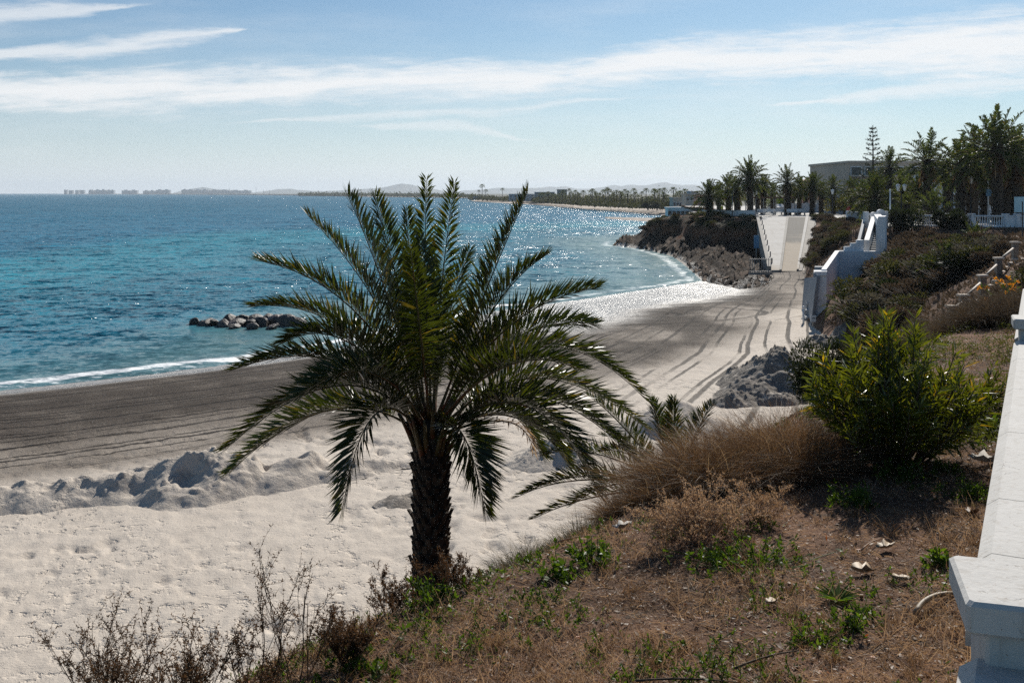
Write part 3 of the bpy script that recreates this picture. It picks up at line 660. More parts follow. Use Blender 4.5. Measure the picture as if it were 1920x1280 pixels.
# ------------------------------------------------------------------ light, sky and clouds
SUN_AZ, SUN_EL = 20., 33.
SKYTINT = (.66, .865, .97)
def make_world():
    w = bpy.data.worlds.new('World'); scene.world = w; w.use_nodes = True
    nt = NT(w.node_tree); nt.n.clear()
    out = nt.new('ShaderNodeOutputWorld'); bg = nt.new('ShaderNodeBackground'); bg.inputs[1].default_value = .063
    nt.l.new(bg.outputs[0], out.inputs[0])
    sky = nt.new('ShaderNodeTexSky', sky_type='NISHITA'); sky.sun_disc = False
    sky.sun_elevation = R(SUN_EL); sky.sun_rotation = R(SUN_AZ); sky.air_density = 1.0; sky.dust_density = .35; sky.ozone_density = 3.0; sky.altitude = 10
    d = nt.new('ShaderNodeTexCoord').outputs['Generated']
    x, y, z = nt.sep(d); yy = nt.m('MAXIMUM', y, .05)
    u = nt.m('DIVIDE', x, yy); v = nt.m('DIVIDE', z, yy)           # bearing and height of a direction ahead
    warp = nt.m('MULTIPLY', nt.m('SUBTRACT', nt.noise(nt.comb(nt.m('MULTIPLY', u, 5.), nt.m('MULTIPLY', v, 22.), 0.), 1., 5, .6), .5), .034)
    vw = nt.m('ADD', v, warp)
    streak = nt.noise(nt.comb(nt.m('ADD', nt.m('MULTIPLY', u, 7.), nt.m('MULTIPLY', v, -12.)), nt.m('MULTIPLY', nt.m('SUBTRACT', v, nt.m('MULTIPLY', u, .06)), 75.), 3.), 1., 7, .62, .4)
    fine = nt.noise(nt.comb(nt.m('MULTIPLY', u, 30.), nt.m('MULTIPLY', v, 160.), 7.), 1., 6, .65, .5)
    tex = nt.m('ADD', nt.m('MULTIPLY', streak, .65), nt.m('MULTIPLY', fine, .35))
    def curve(pts):
        cr = nt.new('ShaderNodeValToRGB'); e = cr.color_ramp.elements; cr.color_ramp.interpolation = 'CARDINAL' if len(pts) > 30 else 'LINEAR'
        for i, (px, val) in enumerate(pts):
            el = e[i] if i < 2 else e.new(px/1920.)
            el.position = px/1920.; el.color = (val, val, val, 1)
        nt.put(cr.inputs[0], nt.m('ADD', nt.m('MULTIPLY', u, F/1920.), .5, clamp=True)); return cr.outputs[0]
    def vv(py): return (HY-py)/F*4
    def band(cen, half, dens, soft=.55):
        c = nt.m('DIVIDE', curve([(px, vv(py)) for px, py in cen]), 4.)
        h = nt.m('DIVIDE', curve([(px, q/F*8) for px, q in half]), 8.)
        a = nt.m('DIVIDE', nt.m('ABSOLUTE', nt.m('SUBTRACT', vw, c)), nt.m('MAXIMUM', h, .0015))
        f = nt.m('SUBTRACT', 1.25, a); here = nt.step(h, .0006, .003)
        return nt.m('MULTIPLY', nt.m('MULTIPLY', nt.step(nt.m('ADD', f, nt.m('MULTIPLY', nt.m('SUBTRACT', tex, .5), 2.6)), .1, 1.25), dens), here)
    cl = band([(0,168),(200,172),(400,165),(700,150),(1000,150),(1300,112),(1600,95),(1920,90)], [(0,38),(300,52),(700,42),(1000,38),(1300,48),(1600,60),(1920,78)], .92)
    for args in ((([(0,105),(150,98),(300,68),(430,52),(600,40),(1920,40)], [(0,14),(180,28),(380,20),(470,1.),(1920,1.)], .7)),
                 (([(0,28),(120,20),(260,8),(1920,0)], [(0,24),(120,18),(240,4.),(320,.5),(1920,.5)], .6)),
                 (([(0,200),(1450,200),(1560,185),(1750,168),(1920,160)], [(0,.5),(1400,.5),(1500,6),(1700,18),(1920,24)], .6)),
                 (([(0,240),(500,232),(800,214),(1180,185),(1920,180)], [(0,.5),(420,2.),(700,13),(950,12),(1180,3.),(1260,.5),(1920,.5)], .42)),
                 (([(0,262),(700,240),(860,236),(980,262),(1920,262)], [(0,.5),(640,1.),(850,14),(980,4.),(1040,.5),(1920,.5)], .4)),
                 (([(0,352),(900,347),(1000,345),(1060,341),(1120,343),(1230,337),(1330,340),(1920,342)], [(0,.5),(880,1.),(940,3.2),(1060,4.),(1230,3.4),(1330,3.),(1400,.8),(1920,.5)], .8))):
        b = band(*args); cl = nt.m('SUBTRACT', 1, nt.m('MULTIPLY', nt.m('SUBTRACT', 1, cl), nt.m('SUBTRACT', 1, b)))
    veil = nt.m('MULTIPLY', nt.step(nt.noise(nt.comb(nt.m('MULTIPLY', u, 3.), nt.m('MULTIPLY', v, 16.), 1.), 1., 6, .6), .42, .8), .28)
    cl = nt.m('SUBTRACT', 1, nt.m('MULTIPLY', nt.m('SUBTRACT', 1, cl), nt.m('SUBTRACT', 1, veil)))
    cl = nt.m('MULTIPLY', cl, nt.step(y, .3, .5))
    pale = nt.m('MULTIPLY', nt.m('POWER', 2.718, nt.m('DIVIDE', nt.m('MAXIMUM', v, 0.), -.075)), nt.m('MULTIPLY', nt.step(y, .0, .3), .9))
    base = nt.mix(pale, nt.mix(1., sky.outputs[0], SKYTINT, 'MULTIPLY'), (11.2, 11.8, 12.6))
    col = nt.mix(cl, base, CLOUD)
    nt.l.new(col, bg.inputs[0])
CLOUD = (12.2, 12.3, 12.4)
make_world()
ld = bpy.data.lights.new('sun', 'SUN'); ld.energy = 5.0; ld.angle = R(.53); ld.color = (1., .95, .87)
so = bpy.data.objects.new('sun', ld); C.objects.link(so)
from mathutils import Vector
sd = Vector((math.sin(R(SUN_AZ))*math.cos(R(SUN_EL)), math.cos(R(SUN_AZ))*math.cos(R(SUN_EL)), math.sin(R(SUN_EL))))
so.rotation_euler = (-sd).to_track_quat('-Z', 'Y').to_euler(); so.location = (0, 0, 60)

cam = bpy.data.cameras.new('camera'); co = bpy.data.objects.new('camera', cam); C.objects.link(co)
cam.sensor_width = 36; cam.lens = 35; cam.shift_y = -(640-HY)/1920
co.location = (0, 0, EYE); co.rotation_euler = (R(90), 0, 0); cam.clip_start = .1; cam.clip_end = 40000
scene.camera = co
scene.view_settings.view_transform = 'Standard'; scene.view_settings.look = 'None'; scene.view_settings.gamma = 1; scene.view_settings.exposure = .28
scene.render.engine = 'CYCLES'
cy = scene.cycles; cy.use_denoising = False
cy.max_bounces = 6; cy.diffuse_bounces = 2; cy.glossy_bounces = 2; cy.transmission_bounces = 3; cy.transparent_max_bounces = 4; cy.volume_bounces = 0
cy.caustics_reflective = False; cy.caustics_refractive = False; cy.sample_clamp_indirect = 1.5; cy.sample_clamp_direct = 22
# ------------------------------------------------------------------ plant builders
def blades(base, dirs, length, width, bend=None, side=None):
    "lance-shaped leaves, one folded diamond each: (n,4,3)"
    base = np.asarray(base, float); d = unit(dirs); n = len(base)
    length = np.broadcast_to(length, n)[:,None]; width = np.broadcast_to(width, n)[:,None]
    if side is None: side = np.cross(d, unit(rng.normal(size=(n,3))))
    side = unit(side)
    mid = base+d*length*.45; tip = base+d*length
    if bend is not None: tip = tip+bend*length; mid = mid+bend*length*.22
    return np.stack([base, mid+side*width*.5, tip, mid-side*width*.5], 1)
def strands(base, dirs, length, width, droop, segs=3):
    "curved grass blades made of `segs` quads in a row: list of (n,4,3)"
    base = np.asarray(base, float); d = unit(dirs); n = len(base); L = np.broadcast_to(length, n)[:,None]
    side = unit(np.cross(d, unit(rng.normal(size=(n,3)))))
    out = []; p0 = base; w0 = np.broadcast_to(width, n)[:,None]
    for k in range(segs):
        t = (k+1)/segs
        p1 = base+d*L*t+np.asarray(droop)*L*t*t
        w1 = np.broadcast_to(width, n)[:,None]*(1-t*.85)
        out.append(np.stack([p0-side*w0/2, p0+side*w0/2, p1+side*w1/2, p1-side*w1/2], 1)); p0, w0 = p1, w1
    V = np.concatenate(out, 0).reshape(segs, n, 4, 3).transpose(1, 0, 2, 3)      # per strand: shared verts, so one island each
    v = np.concatenate([V[:,0,0:2], V[:,:,2:4].reshape(n, -1, 3)], 1)            # 2+2*segs verts
    f = []
    prev = (0, 1)
    for k in range(segs):
        a, c = 2+2*k, 3+2*k; f.append([prev[0], prev[1], a, c]); prev = (c, a)
    f = np.array(f); m = v.shape[1]
    return v.reshape(-1, 3), (f[None]+np.arange(n)[:,None,None]*m).reshape(-1, 4)
def rdir(n, up=0.):
    v = rng.normal(size=(n,3)); v[:,2] = v[:,2]+up; return unit(v)

def frond_geo(curve, n, ll, lw, up0=None, vee=38, twist=0., tipk=.35, bare=.16, rach=.022, droop=.18, segs=2, raseg=5):
    """date-palm frond along a 3-D curve (k,3): returns leaflet strips and rachis tube points/radii"""
    cur = np.asarray(curve, float); m = len(cur)
    t = np.linspace(bare, 1, n)+rng.normal(size=n)*.2/n; t = np.clip(t, 0, 1)
    def at(t): 
        q = t*(m-1); i = np.minimum(q.astype(int), m-2); f = (q-i)[:,None]; return cur[i]*(1-f)+cur[i+1]*f
    p = at(t); T = unit(at(np.clip(t+.02, 0, 1))-at(np.clip(t-.02, 0, 1)))
    up = np.array([0,0,1.]) if up0 is None else np.asarray(up0, float)
    S = unit(np.cross(T, up+1e-3)); U = unit(np.cross(S, T))
    ang = twist*t
    S, U = S*np.cos(ang)[:,None]+U*np.sin(ang)[:,None], U*np.cos(ang)[:,None]-S*np.sin(ang)[:,None]
    prof = np.clip(np.minimum((t-bare+.06)/.22, 1), .15, 1)*(1-.62*np.clip((t-.45)/.55, 0, 1)**1.4)
    V = []; 
    for sgn in (-1, 1):
        a = np.radians(66-34*np.clip(t, 0, 1)**1.5+rng.normal(size=n)*7); v = np.radians(vee+np.where(np.arange(n) % 3 == 0, 22, 0)+rng.normal(size=n)*9)
        d = T*np.cos(a)[:,None]+(S*sgn*np.cos(v)[:,None]+U*np.sin(v)[:,None])*np.sin(a)[:,None]
        L = ll*prof*(1+rng.normal(size=n)*.07)
        bend = np.c_[np.zeros(n), np.zeros(n), -droop*(.6+.8*rng.random(n))]
        side = unit(np.cross(d, np.cross(T, d)))*1.0
        nrm = unit(U*1.0+S*sgn*(-.5)); side = unit(np.cross(d, nrm))
        V.append(blades(p, d, L, lw*(.75+.5*prof), bend, side))
    rt = np.linspace(0, 1, 14); rp = at(rt); rr = rach*(1-.86*rt**.8)
    rr[0] *= 1.9; rr[1] *= 1.25
    return np.concatenate(V), rp, rr
def qbez(a, b, c, n=22):
    t = np.linspace(0, 1, n)[:,None]; return np.asarray(a)*(1-t)**2+2*np.asarray(b)*t*(1-t)+np.asarray(c)*t*t

def trunk_boots(b, base, top, r0, r1, rows, per, size, m=0, out=.5):
    "stubs of cut leaf bases spiralling round a trunk"
    base, top = np.asarray(base, float), np.asarray(top, float)
    for i in range(rows):
        t = (i+.3)/rows
        for k in range(per):
            th = 2*math.pi*(k+.5*(i % 2)+random.uniform(-.12, .12))/per; r = r0+(r1-r0)*t
            c = base+(top-base)*t; o = np.array([math.cos(th), math.sin(th), 0]); s = np.array([-math.sin(th), math.cos(th), 0])
            w = size*random.uniform(.8, 1.15); h = size*random.uniform(1.0, 1.6); e = out*size*random.uniform(.5, 1.2)
            p = c+o*(r-.02)
            v = [p-s*w*.62, p+s*w*.62, p+s*w*.34+[0,0,h]+o*e, p-s*w*.34+[0,0,h]+o*e, p+o*.035+[0,0,-.01]-s*w*.3, p+o*.035+s*w*.3+[0,0,-.01], p+s*w*.2+[0,0,h*.96]+o*(e+.035), p-s*w*.2+[0,0,h*.96]+o*(e+.035)]
            b.add(v, [[0,1,2,3],[4,5,6,7],[0,4,7,3],[5,1,2,6],[3,7,6,2],[0,1,5,4]], m)

# ------------------------------------------------------------------ the big date palm in front
PD = 13.0
def hgt(x, y): return float(height(np.array([x]), np.array([y]))[0])
px0 = P(808, 800, PD); gz = hgt(px0[0], PD)
palm = empty('date_palm', (px0[0], PD, gz), 'large dark green date palm with arching feathery fronds in the middle of the picture', 'palm tree')
zc = px0[2]-gz                                                    # crown height above its foot
b = MB(); hh = zc-.30
prof = [(.31,-.25),(.26,.1),(.215,.5),(.195,1.2),(.195,2.2),(.20,hh-.5),(.215,hh),(.20,hh+.22),(.10,hh+.4)]
b.lathe(prof, seg=20); trunk_boots(b, (0,0,.05), (0,0,hh+.02), .200, .206, 36, 10, .10, 0, .5)
trunk_boots(b, (0,0,1.9), (0,0,hh-.1), .22, .21, 5, 4, .11, 0, .8)
for k in range(260):                                            # loose fibre
    th = random.uniform(0, 6.28); z = random.uniform(.3, hh); o = np.array([math.cos(th), math.sin(th), 0])
    b.quads(blades([o*.205+[0,0,z]], [o*.6+[random.uniform(-.4,.4), random.uniform(-.4,.4), random.uniform(-.6,.8)]], random.uniform(.08,.2), .012))
b.build('trunk', M['boot'], palm)

def px_frond(pts, dy0, dy1, **kw):
    "a frond through photo pixels; dy: how far its middle and tip lie behind (+) or in front (-) of the trunk"
    a = P(*pts[0], PD); m = P(*pts[1], PD+dy0); t = P(*pts[2], PD+dy1)
    ctl = 2*m-.5*(a+t)
    return qbez(a, ctl, t)-np.array([px0[0], PD, gz])
FRONDS = [  # crown point, middle, tip, depth of middle, depth of tip
 ((803,790),(797,560),(800,338),.5,.3),((812,790),(826,560),(852,345),.3,.1),((800,795),(775,560),(762,395),1.2,1.6),((815,795),(905,560),(990,360),.2,-.1),
 ((798,795),(728,560),(652,366),-.2,-.2),((800,795),(752,560),(703,370),.7,.9),((796,800),(712,580),(577,404),.4,.4),((795,800),(672,590),(490,490),-.4,-.7),
 ((795,802),(650,620),(478,574),.3,.2),((795,804),(668,650),(538,640),-.9,-1.3),((792,806),(640,680),(446,690),-.2,-.5),((790,808),(640,722),(428,838),-.6,-1.0),
 ((790,812),(620,768),(430,886),.1,.1),((792,815),(705,775),(642,955),-.8,-1.3),((826,815),(868,815),(908,952),-.5,-.7),
 ((820,800),(918,590),(1022,480),.6,.7),((820,800),(945,620),(1118,540),-.1,-.4),((822,802),(955,640),(1114,608),.8,1.1),((822,805),(1010,650),(1214,752),.1,-.1),
 ((824,808),(1005,708),(1208,800),.9,1.0),((824,810),(1010,745),(1205,880),-.4,-.8),((826,812),(985,760),(1120,925),-.8,-1.3),((824,812),(960,780),(1062,868),.3,.4),
 ((826,815),(930,760),(1015,850),1.1,1.4),((806,790),(790,640),(770,470),-1.1,-1.6),
 ((812,790),(840,600),(880,470),1.2,1.9),((818,800),(940,690),(1080,690),-1.2,-1.9),((798,803),(700,700),(560,742),-1.2,-1.7),
 ((808,788),(800,600),(786,450),.0,.2)]
for i, (a, m, t, d0, d1) in enumerate(FRONDS):
    cur = px_frond((a, m, t), d0, d1)
    upd = unit(np.array([0,0,1.])+.35*unit(-(cur[-1]-cur[0])*[1,1,0])) if cur[-1][2]-cur[0][2] > .8 else np.array([0,0,1.])
    if abs(cur[-1][0]-cur[0][0]) < .7 and cur[-1][2]-cur[0][2] > 1: upd = np.array([-.2*np.sign(cur[-1][0]-cur[0][0]), -1, .3])
    V, rp, rr = frond_geo(cur, 145 if abs(cur[-1][0]-cur[0][0]) > .5 else 110, .58 if abs(cur[-1][0]-cur[0][0]) > .5 else .46, .025, upd, vee=30, twist=random.uniform(-.5,.5), droop=.12)
    b = MB(); b.quads(V, 0); b.tube(rp, rr, 6, 1)
    fr = b.build('frond', [M['frond'], M['rachis']], palm)
V, rp, rr = frond_geo(px_frond(((826,815),(950,790),(1000,845)), .5, .8), 40, .26, .018, vee=20, droop=.5)
b = MB(); b.quads(V, 0); b.tube(rp, rr, 6, 1)
b.build('frond', [M['straw'], M['rachis']], palm)['label'] = 'withered straw-coloured hanging frond'
# orange-green leaf stalks bulging at the crown
b = MB()
for k in range(22):
    th = 2*math.pi*k/22+random.uniform(-.1,.1); o = np.array([math.cos(th), math.sin(th), 0]); z = hh+random.uniform(-.1,.25)
    b.tube(qbez(o*.2+[0,0,z], o*.30+[0,0,z+.25], o*random.uniform(.30,.5)+[0,0,z+random.uniform(.4,.6)], 6), [.042,.038,.032,.026,.02,.015], 6)
b.build('leaf_stalks', M['rachis'], palm)

# ------------------------------------------------------------------ young palm below it on the right
def wild_palm(name, loc, label, specs, n, ll, lw, leaf, trunk_h=.4, **kw):
    t = empty(name, loc, label, 'palm tree')
    b = MB(); b.lathe([(.16,-.4),(.15,trunk_h*.5),(.12,trunk_h)], seg=12); trunk_boots(b, (0,0,-.1), (0,0,trunk_h), .15, .12, 5, 8, .09)
    b.build('trunk', M['boot'], t)
    for (az, el, L, dr) in specs:
        d = np.array([math.sin(az)*math.cos(el), math.cos(az)*math.cos(el), math.sin(el)])
        a = np.array([0,0,trunk_h]); cur = qbez(a, a+d*L*.6, a+d*L*.95+[0,0,-dr*L])
        V, rp, rr = frond_geo(cur, n, ll, lw, None, droop=.1, twist=random.uniform(-.5,.5), **kw)
        b = MB(); b.quads(V, 0); b.tube(rp, rr, 5, 1); b.build('frond', [leaf, M['rachis']], t)
    return t
yx, yy = 2.05, 12.6; yz = hgt(yx, yy)
specs = [(R(a), R(e), l, d) for a, e, l, d in [(-95,18,2.1,.30),(-100,2,1.9,.18),(-80,30,2.0,.30),(-60,48,1.9,.15),(-25,66,1.35,.12),(10,72,1.3,.10),(40,50,1.7,.2),(75,30,1.6,.3),(-120,20,1.7,.3),(-140,35,1.4,.3),(100,25,1.3,.3),(-75,8,2.2,.26),(-35,30,1.7,.25),(0,35,1.7,.2),(-110,45,1.5,.3)]]
wild_palm('young_palm', (yx, yy, max(yz, 4.6)-.35), 'low young palm half hidden behind the brown grass mound', specs, 60, .30, .020, M['frond'], .55)

# ------------------------------------------------------------------ oleander
def oleander(name, loc, label, H, spread, nst, leafL, leafW, mt, lean=(0,0), nl=46, cat='bush', group=None):
    t = empty(name, loc, label, cat, group); bs_ = MB(); bl = MB()
    for k in range(nst):
        az = random.uniform(0, 6.28); rr = spread*math.sqrt(random.random()); h = H*(1-.50*(rr/spread)**2)*random.uniform(.62, 1.08)
        tip = np.array([math.cos(az)*rr+lean[0]*h, math.sin(az)*rr+lean[1]*h, h]); base = np.array([math.cos(az), math.sin(az), 0])*.14*random.random()
        mid = base*.5+tip*.5+np.array([math.cos(az), math.sin(az), 0])*.10*rr
        cur = qbez(base, mid, tip, 9); bs_.tube(cur, np.linspace(.012, .004, 9), 5)
        n = nl; tt = np.clip(.22+.80*rng.random(n)**.75, 0, 1); q = tt*8; i = np.minimum(q.astype(int), 7); f = (q-i)[:,None]; p = cur[i]*(1-f)+cur[i+1]*f
        T = unit(cur[np.minimum(i+1, 8)]-cur[i]); rd = unit(np.cross(T, rng.normal(size=(n,3))))
        d = T*(.72+.25*rng.random(n))[:,None]+rd*(.62+.25*rng.random(n))[:,None]
        bl.quads(blades(p, d, leafL*(.7+.5*rng.random(n)), leafW*(.8+.4*rng.random(n)), np.c_[np.zeros((n,2)), -.12*np.ones(n)]))
        if k % 2 == 0:                                          # side shoots
            p0 = cur[5]; d0 = unit(T[0]+rd[0]*.9)*H*.22; c2 = qbez(p0, p0+d0*.5, p0+d0+[0,0,.08*H], 5); bs_.tube(c2, np.linspace(.006, .003, 5), 4)
            q = rng.random(22); p = p0+(c2[-1]-p0)*q[:,None]; rd2 = unit(np.cross(np.tile(unit(d0), (22,1)), rng.normal(size=(22,3))))
            bl.quads(blades(p, unit(d0)*.8+rd2*.7, leafL*(.7+.4*rng.random(22)), leafW, np.c_[np.zeros((22,2)), -.1*np.ones(22)]))
    bs_.build('stems', M['wood'], t); bl.build('foliage', mt, t)
    return t
def onground(px, py, d, dz=0):
    q = P(px, py, d); return (q[0], d, hgt(q[0], d)+dz)
ox = P(1680, 850, 9.3); oleander('oleander_bush', (ox[0], 9.3, hgt(ox[0], 9.3)-.05), 'tall yellow-green oleander bush on the slope left of the white wall', 1.40, .80, 108, .165, .021, M['oleander'], (.0, .0), 50)
q = onground(1795, 740, 11.0); oleander('oleander_bush', q, 'small sparse leaning oleander shoot between the big oleander and the white wall', .75, .5, 14, .12, .018, M['oleander'], (.35, 0), 26)
# ------------------------------------------------------------------ dry grass mounds
def grass_mound(name, c, label, rx, ry, h, n, mt, cat='dry grass', wind=.25, width=.0045):
    t = tag(link(name, None, None, c), label, cat)
    a = rng.random(n)*6.283; r = np.sqrt(rng.random(n)); x = np.cos(a)*r*rx; y = np.sin(a)*r*ry
    gx = c[0]+x; gy = c[1]+y; z = height(gx, gy)-c[2]
    d = np.c_[x/rx*.85+wind*rng.normal(size=n), y/ry*.85+wind*rng.normal(size=n), .95+.3*rng.random(n)]
    L = h*(.45+.65*rng.random(n))*(1-.25*r)*(1+.30*fbm(gx, gy, .22, 2, 7)); wild = rng.random(n) < .16
    d = np.where(wild[:,None], d+rng.normal(size=(n,3))*.55, d)
    v, f = strands(np.c_[x, y, z], d, L, width, np.c_[rng.normal(size=n)*.28, rng.normal(size=n)*.28, -.15-.42*rng.random(n)], 4)
    b = MB(); b.add(v, f); b.build('blades', mt, t); return t
grass_mound('grass_mound', onground(1478, 925, 9.6), 'big rounded mound of russet dry grass right of the young palm', .60, .6, .86, 13000, M['straw'], wind=.42)
grass_mound('grass_mound', onground(1330, 945, 9.4), 'grey-brown middle mound of dry grass beside the russet one', .60, .55, .80, 12000, M['straw'], wind=.45)
grass_mound('grass_mound', onground(1215, 1000, 9.2), 'low leftmost mound of dry grass on the edge of the slope', .42, .45, .52, 6000, M['straw'], wind=.45)
grass_mound('grass_tuft', onground(985, 1075, 8.6), 'grey upright tuft of wispy grass right of the palm trunk', .22, .2, .38, 1500, M['greystraw'], wind=.35)
grass_mound('grass_tuft', onground(1085, 1035, 9.0), 'thin pale tuft of wispy grass left of the grass mounds', .26, .22, .34, 1100, M['greystraw'], wind=.4)
grass_mound('grass_tuft', onground(1175, 800, 14.6), 'faint tuft of fine grass stalks in front of the sand', .5, .4, .6, 900, M['greystraw'], wind=.4)
grass_mound('brown_thicket', onground(1862, 640, 19.5), 'large brown dry thicket under the red earth bank at the right edge', 1.25, 1.2, 1.15, 11000, M['scrub2'], 'thicket', .5, .012)

# ------------------------------------------------------------------ bare twiggy shrubs
def twigs(b, p, d, L, r, lev, spread, mt=0, buds=None, n=(3,5), up=.25):
    k = 5; pts = [np.array(p)]; dd = np.array(d, float)
    for i in range(k):
        dd = unit(dd+rng.normal(size=3)*.13+[0,0,up*.16]); pts.append(pts[-1]+dd*L/k)
    pts = np.array(pts); b.tube(pts, np.linspace(r, r*.45, k+1), 4 if lev else 3, mt, True, False)
    if buds is not None and lev <= 1:
        m = int(16 if lev == 0 else 9); t = rng.random(m)*k; i = np.minimum(t.astype(int), k-1); q = pts[i]+(pts[i+1]-pts[i])*(t-i)[:,None]
        buds.quads(blades(q, rdir(m, .5), .014+.012*rng.random(m), .006))
    if lev > 0:
        for _ in range(random.randint(*n)):
            t = random.uniform(.25, .95)*k; i = min(int(t), k-1); q = pts[i]+(pts[i+1]-pts[i])*(t-i)
            nd = unit(unit(pts[i+1]-pts[i])*.75+rng.normal(size=3)*spread+[0,0,up])
            twigs(b, q, nd, L*random.uniform(.38,.6), r*.55, lev-1, spread, mt, buds, n, up)
def bare_shrub(name, loc, label, stems, lev=2, r=.006, spread=.45, seed=None, bud='seedhead', group=None, n=(3,5), mt='twig', up=.25):
    t = empty(name, loc, label, 'dry shrub', group); b = MB(); bu = MB()
    for (dx, dy, dz, L) in stems: twigs(b, (random.uniform(-.05,.05), random.uniform(-.05,.05), 0), (dx, dy, dz), L, r, lev, spread, 0, bu, n, up)
    b.build('branches', M[mt], t); bu.build('seed_heads', M[bud], t); return t
def fan(n, L, w=.8): return [(random.uniform(-w, w), random.uniform(-w, w)*.7, random.uniform(.5, 1.1), L*random.uniform(.6, 1.05)) for _ in range(n)]
def sh(px, pyb, d): q = P(px, pyb, d); return (q[0], d, q[2])
for (px, d, tall, ns, lab, lev) in [
  (205,5.6,.62,15,'bare brown seeding shrub at the far left of the bottom edge',2),
  (330,5.2,.60,19,'dense bare shrub with rusty tips second from the bottom left',2),
  (478,5.4,.82,9,'tall bare shrub with one upright spike on the sand',2),
  (560,5.5,.95,5,'bare shrub with a long stalk leaning right, left of the palm',2),
  (655,6.0,.46,22,'tangled low brown shrub left of the palm foot',2)]:
    q = P(px, 1290, d); g = hgt(q[0], d)
    bare_shrub('bare_shrub', (q[0], d, g), lab, fan(ns, tall*.62+max(0, q[2]-g)*.55, .62), lev, .0042, .42, group='bare shrubs along the slope edge')
bare_shrub('bare_shrub', onground(735, 1175, 6.9), 'dry twiggy shrub with dark seed heads before the palm trunk', fan(12, .30, .8), 2, .0035, .5, group='bare shrubs along the slope edge')
bare_shrub('bare_shrub', onground(850, 1130, 7.2), 'small tangle of dry stalks right in front of the palm trunk', fan(14, .26, 1.), 2, .003, .5, group='bare shrubs along the slope edge')
bare_shrub('dead_bush', onground(1300, 1050, 7.7), 'pale tangled dead bush in front of the grass mounds', fan(34, .46, 1.1), 2, .0035, .75, bud='straw2', n=(4,6), mt='straw2', up=.0)
bare_shrub('dead_bush', onground(1420, 1010, 8.0), 'smaller pale dead bush right of the tangled one', fan(16, .34, 1.2), 2, .003, .75, bud='straw2', n=(3,5), mt='straw2', up=.0)
# ------------------------------------------------------------------ ground litter and weeds on the near slope
def scatter(n, y0=3.8, y1=24., dens=1.):
    "random points on the terrace, more of them near"
    Y = np.exp(rng.uniform(math.log(y0), math.log(y1), n*3)); U = rng.uniform(-.27, .53, n*3); X = U*Y
    g = height(X, Y, True); ok = (g['kind'] == 2) & (wallpos(X, Y) > -.15) & (g['t'] > .45)
    X, Y, Z = X[ok][:n], Y[ok][:n], g['z'][ok][:n]; return X, Y, Z
X, Y, Z = scatter(60000); n = len(X)
d = rng.normal(size=(n,3)); d[:,2] = np.abs(d[:,2])*.22
b = MB(); v, f = strands(np.c_[X, Y, Z+.004], d, .025+.13*rng.random(n)**2.2, .0038, rng.normal(size=(n,3))*.12, 2); b.add(v, f)
struct(b.build('dry_straw', M['straw2']), 'pale straw and broken stalks strewn over the near slope', 'straw', 'stuff')
X, Y, Z = scatter(15000); n = len(X)
b = MB(); d = rng.normal(size=(n,3)); d[:,2] *= .25; b.quads(blades(np.c_[X, Y, Z+.008], d, .014+.045*rng.random(n)**2, .008+.022*rng.random(n)**2, np.c_[np.zeros((n,2)), .3*rng.normal(size=n)], np.cross(d, [[0,0,1]]+rng.normal(size=(n,3))*.35)))
struct(b.build('leaf_litter', M['litter']), 'brown dead leaves littering the near slope', 'dead leaves', 'stuff')
X, Y, Z = scatter(38000); n = len(X); keep = fbm(X, Y, 1.1, 4, 200) > -.02; X, Y, Z = X[keep], Y[keep], Z[keep]; n = len(X)
b = MB(); v, f = strands(np.c_[X, Y, Z], rdir(n, 1.0), .03+.09*rng.random(n), .0035, np.c_[rng.normal(size=(n,2))*.2, -.2*np.ones(n)], 2); b.add(v, f)
struct(b.build('dry_undergrowth', M['twig']), 'short brown dried undergrowth covering the near slope', 'dry undergrowth', 'stuff')
X, Y, Z = scatter(80000); n = len(X); keep = fbm(X, Y, .8, 4, 205) > .10; X, Y, Z = X[keep], Y[keep], Z[keep]; n = len(X)
b = MB(); v, f = strands(np.c_[X, Y, Z], rdir(n, .55), .04+.09*rng.random(n), .0045, rng.normal(size=(n,3))*.35, 3); b.add(v, f)
struct(b.build('dead_weeds', M['straw2']), 'pale tangled dead weeds in patches over the near slope', 'dead weeds', 'stuff')
X, Y, Z = scatter(420); b = MB()
for x, y, z in zip(X, Y, Z):
    m = random.randint(25, 60); h = random.uniform(.06, .17); p = np.c_[rng.normal(size=(m,2))*.035, np.zeros(m)]+[x, y, z]
    v, f = strands(p, np.c_[rng.normal(size=(m,2))*.55, np.ones(m)], h*(.5+.8*rng.random(m)), .0035, np.c_[rng.normal(size=(m,2))*.3, -.35*rng.random(m)], 3); b.add(v, f)
struct(b.build('dry_tufts', M['straw']), 'small brown dry grass tufts dotted over the near slope', 'dry grass', 'stuff')
def clump(b, c, n, L, W, up=.8, spread=.06):
    p = np.c_[rng.normal(size=(n,2))*spread, np.zeros(n)]+c
    b.quads(blades(p+[0,0,.005], rdir(n, up), L*(.5+.8*rng.random(n)), W*(.7+.6*rng.random(n)), np.c_[np.zeros((n,2)), -.25*rng.random(n)]))
def stalky(b, c, n, H, L, W, spread):
    for _ in range(n):
        q = c+np.r_[rng.normal(size=2)*spread, 0]; h = H*random.uniform(.4, 1.1); m = 12
        t = rng.random(m)[:,None]; lean = np.r_[rng.normal(size=2)*.25, 1]*h; b.tube([c+[0,0,-.01], (c+q)/2+[0,0,h*.2], q+lean], .003, 3)
        b.quads(blades(q+lean*t, rdir(m, .45), L*(.6+.7*rng.random(m)), W*(.7+.6*rng.random(m))))
b = MB(); X, Y, Z = scatter(2600); keep = fbm(X, Y, .9, 3, 210) > .08
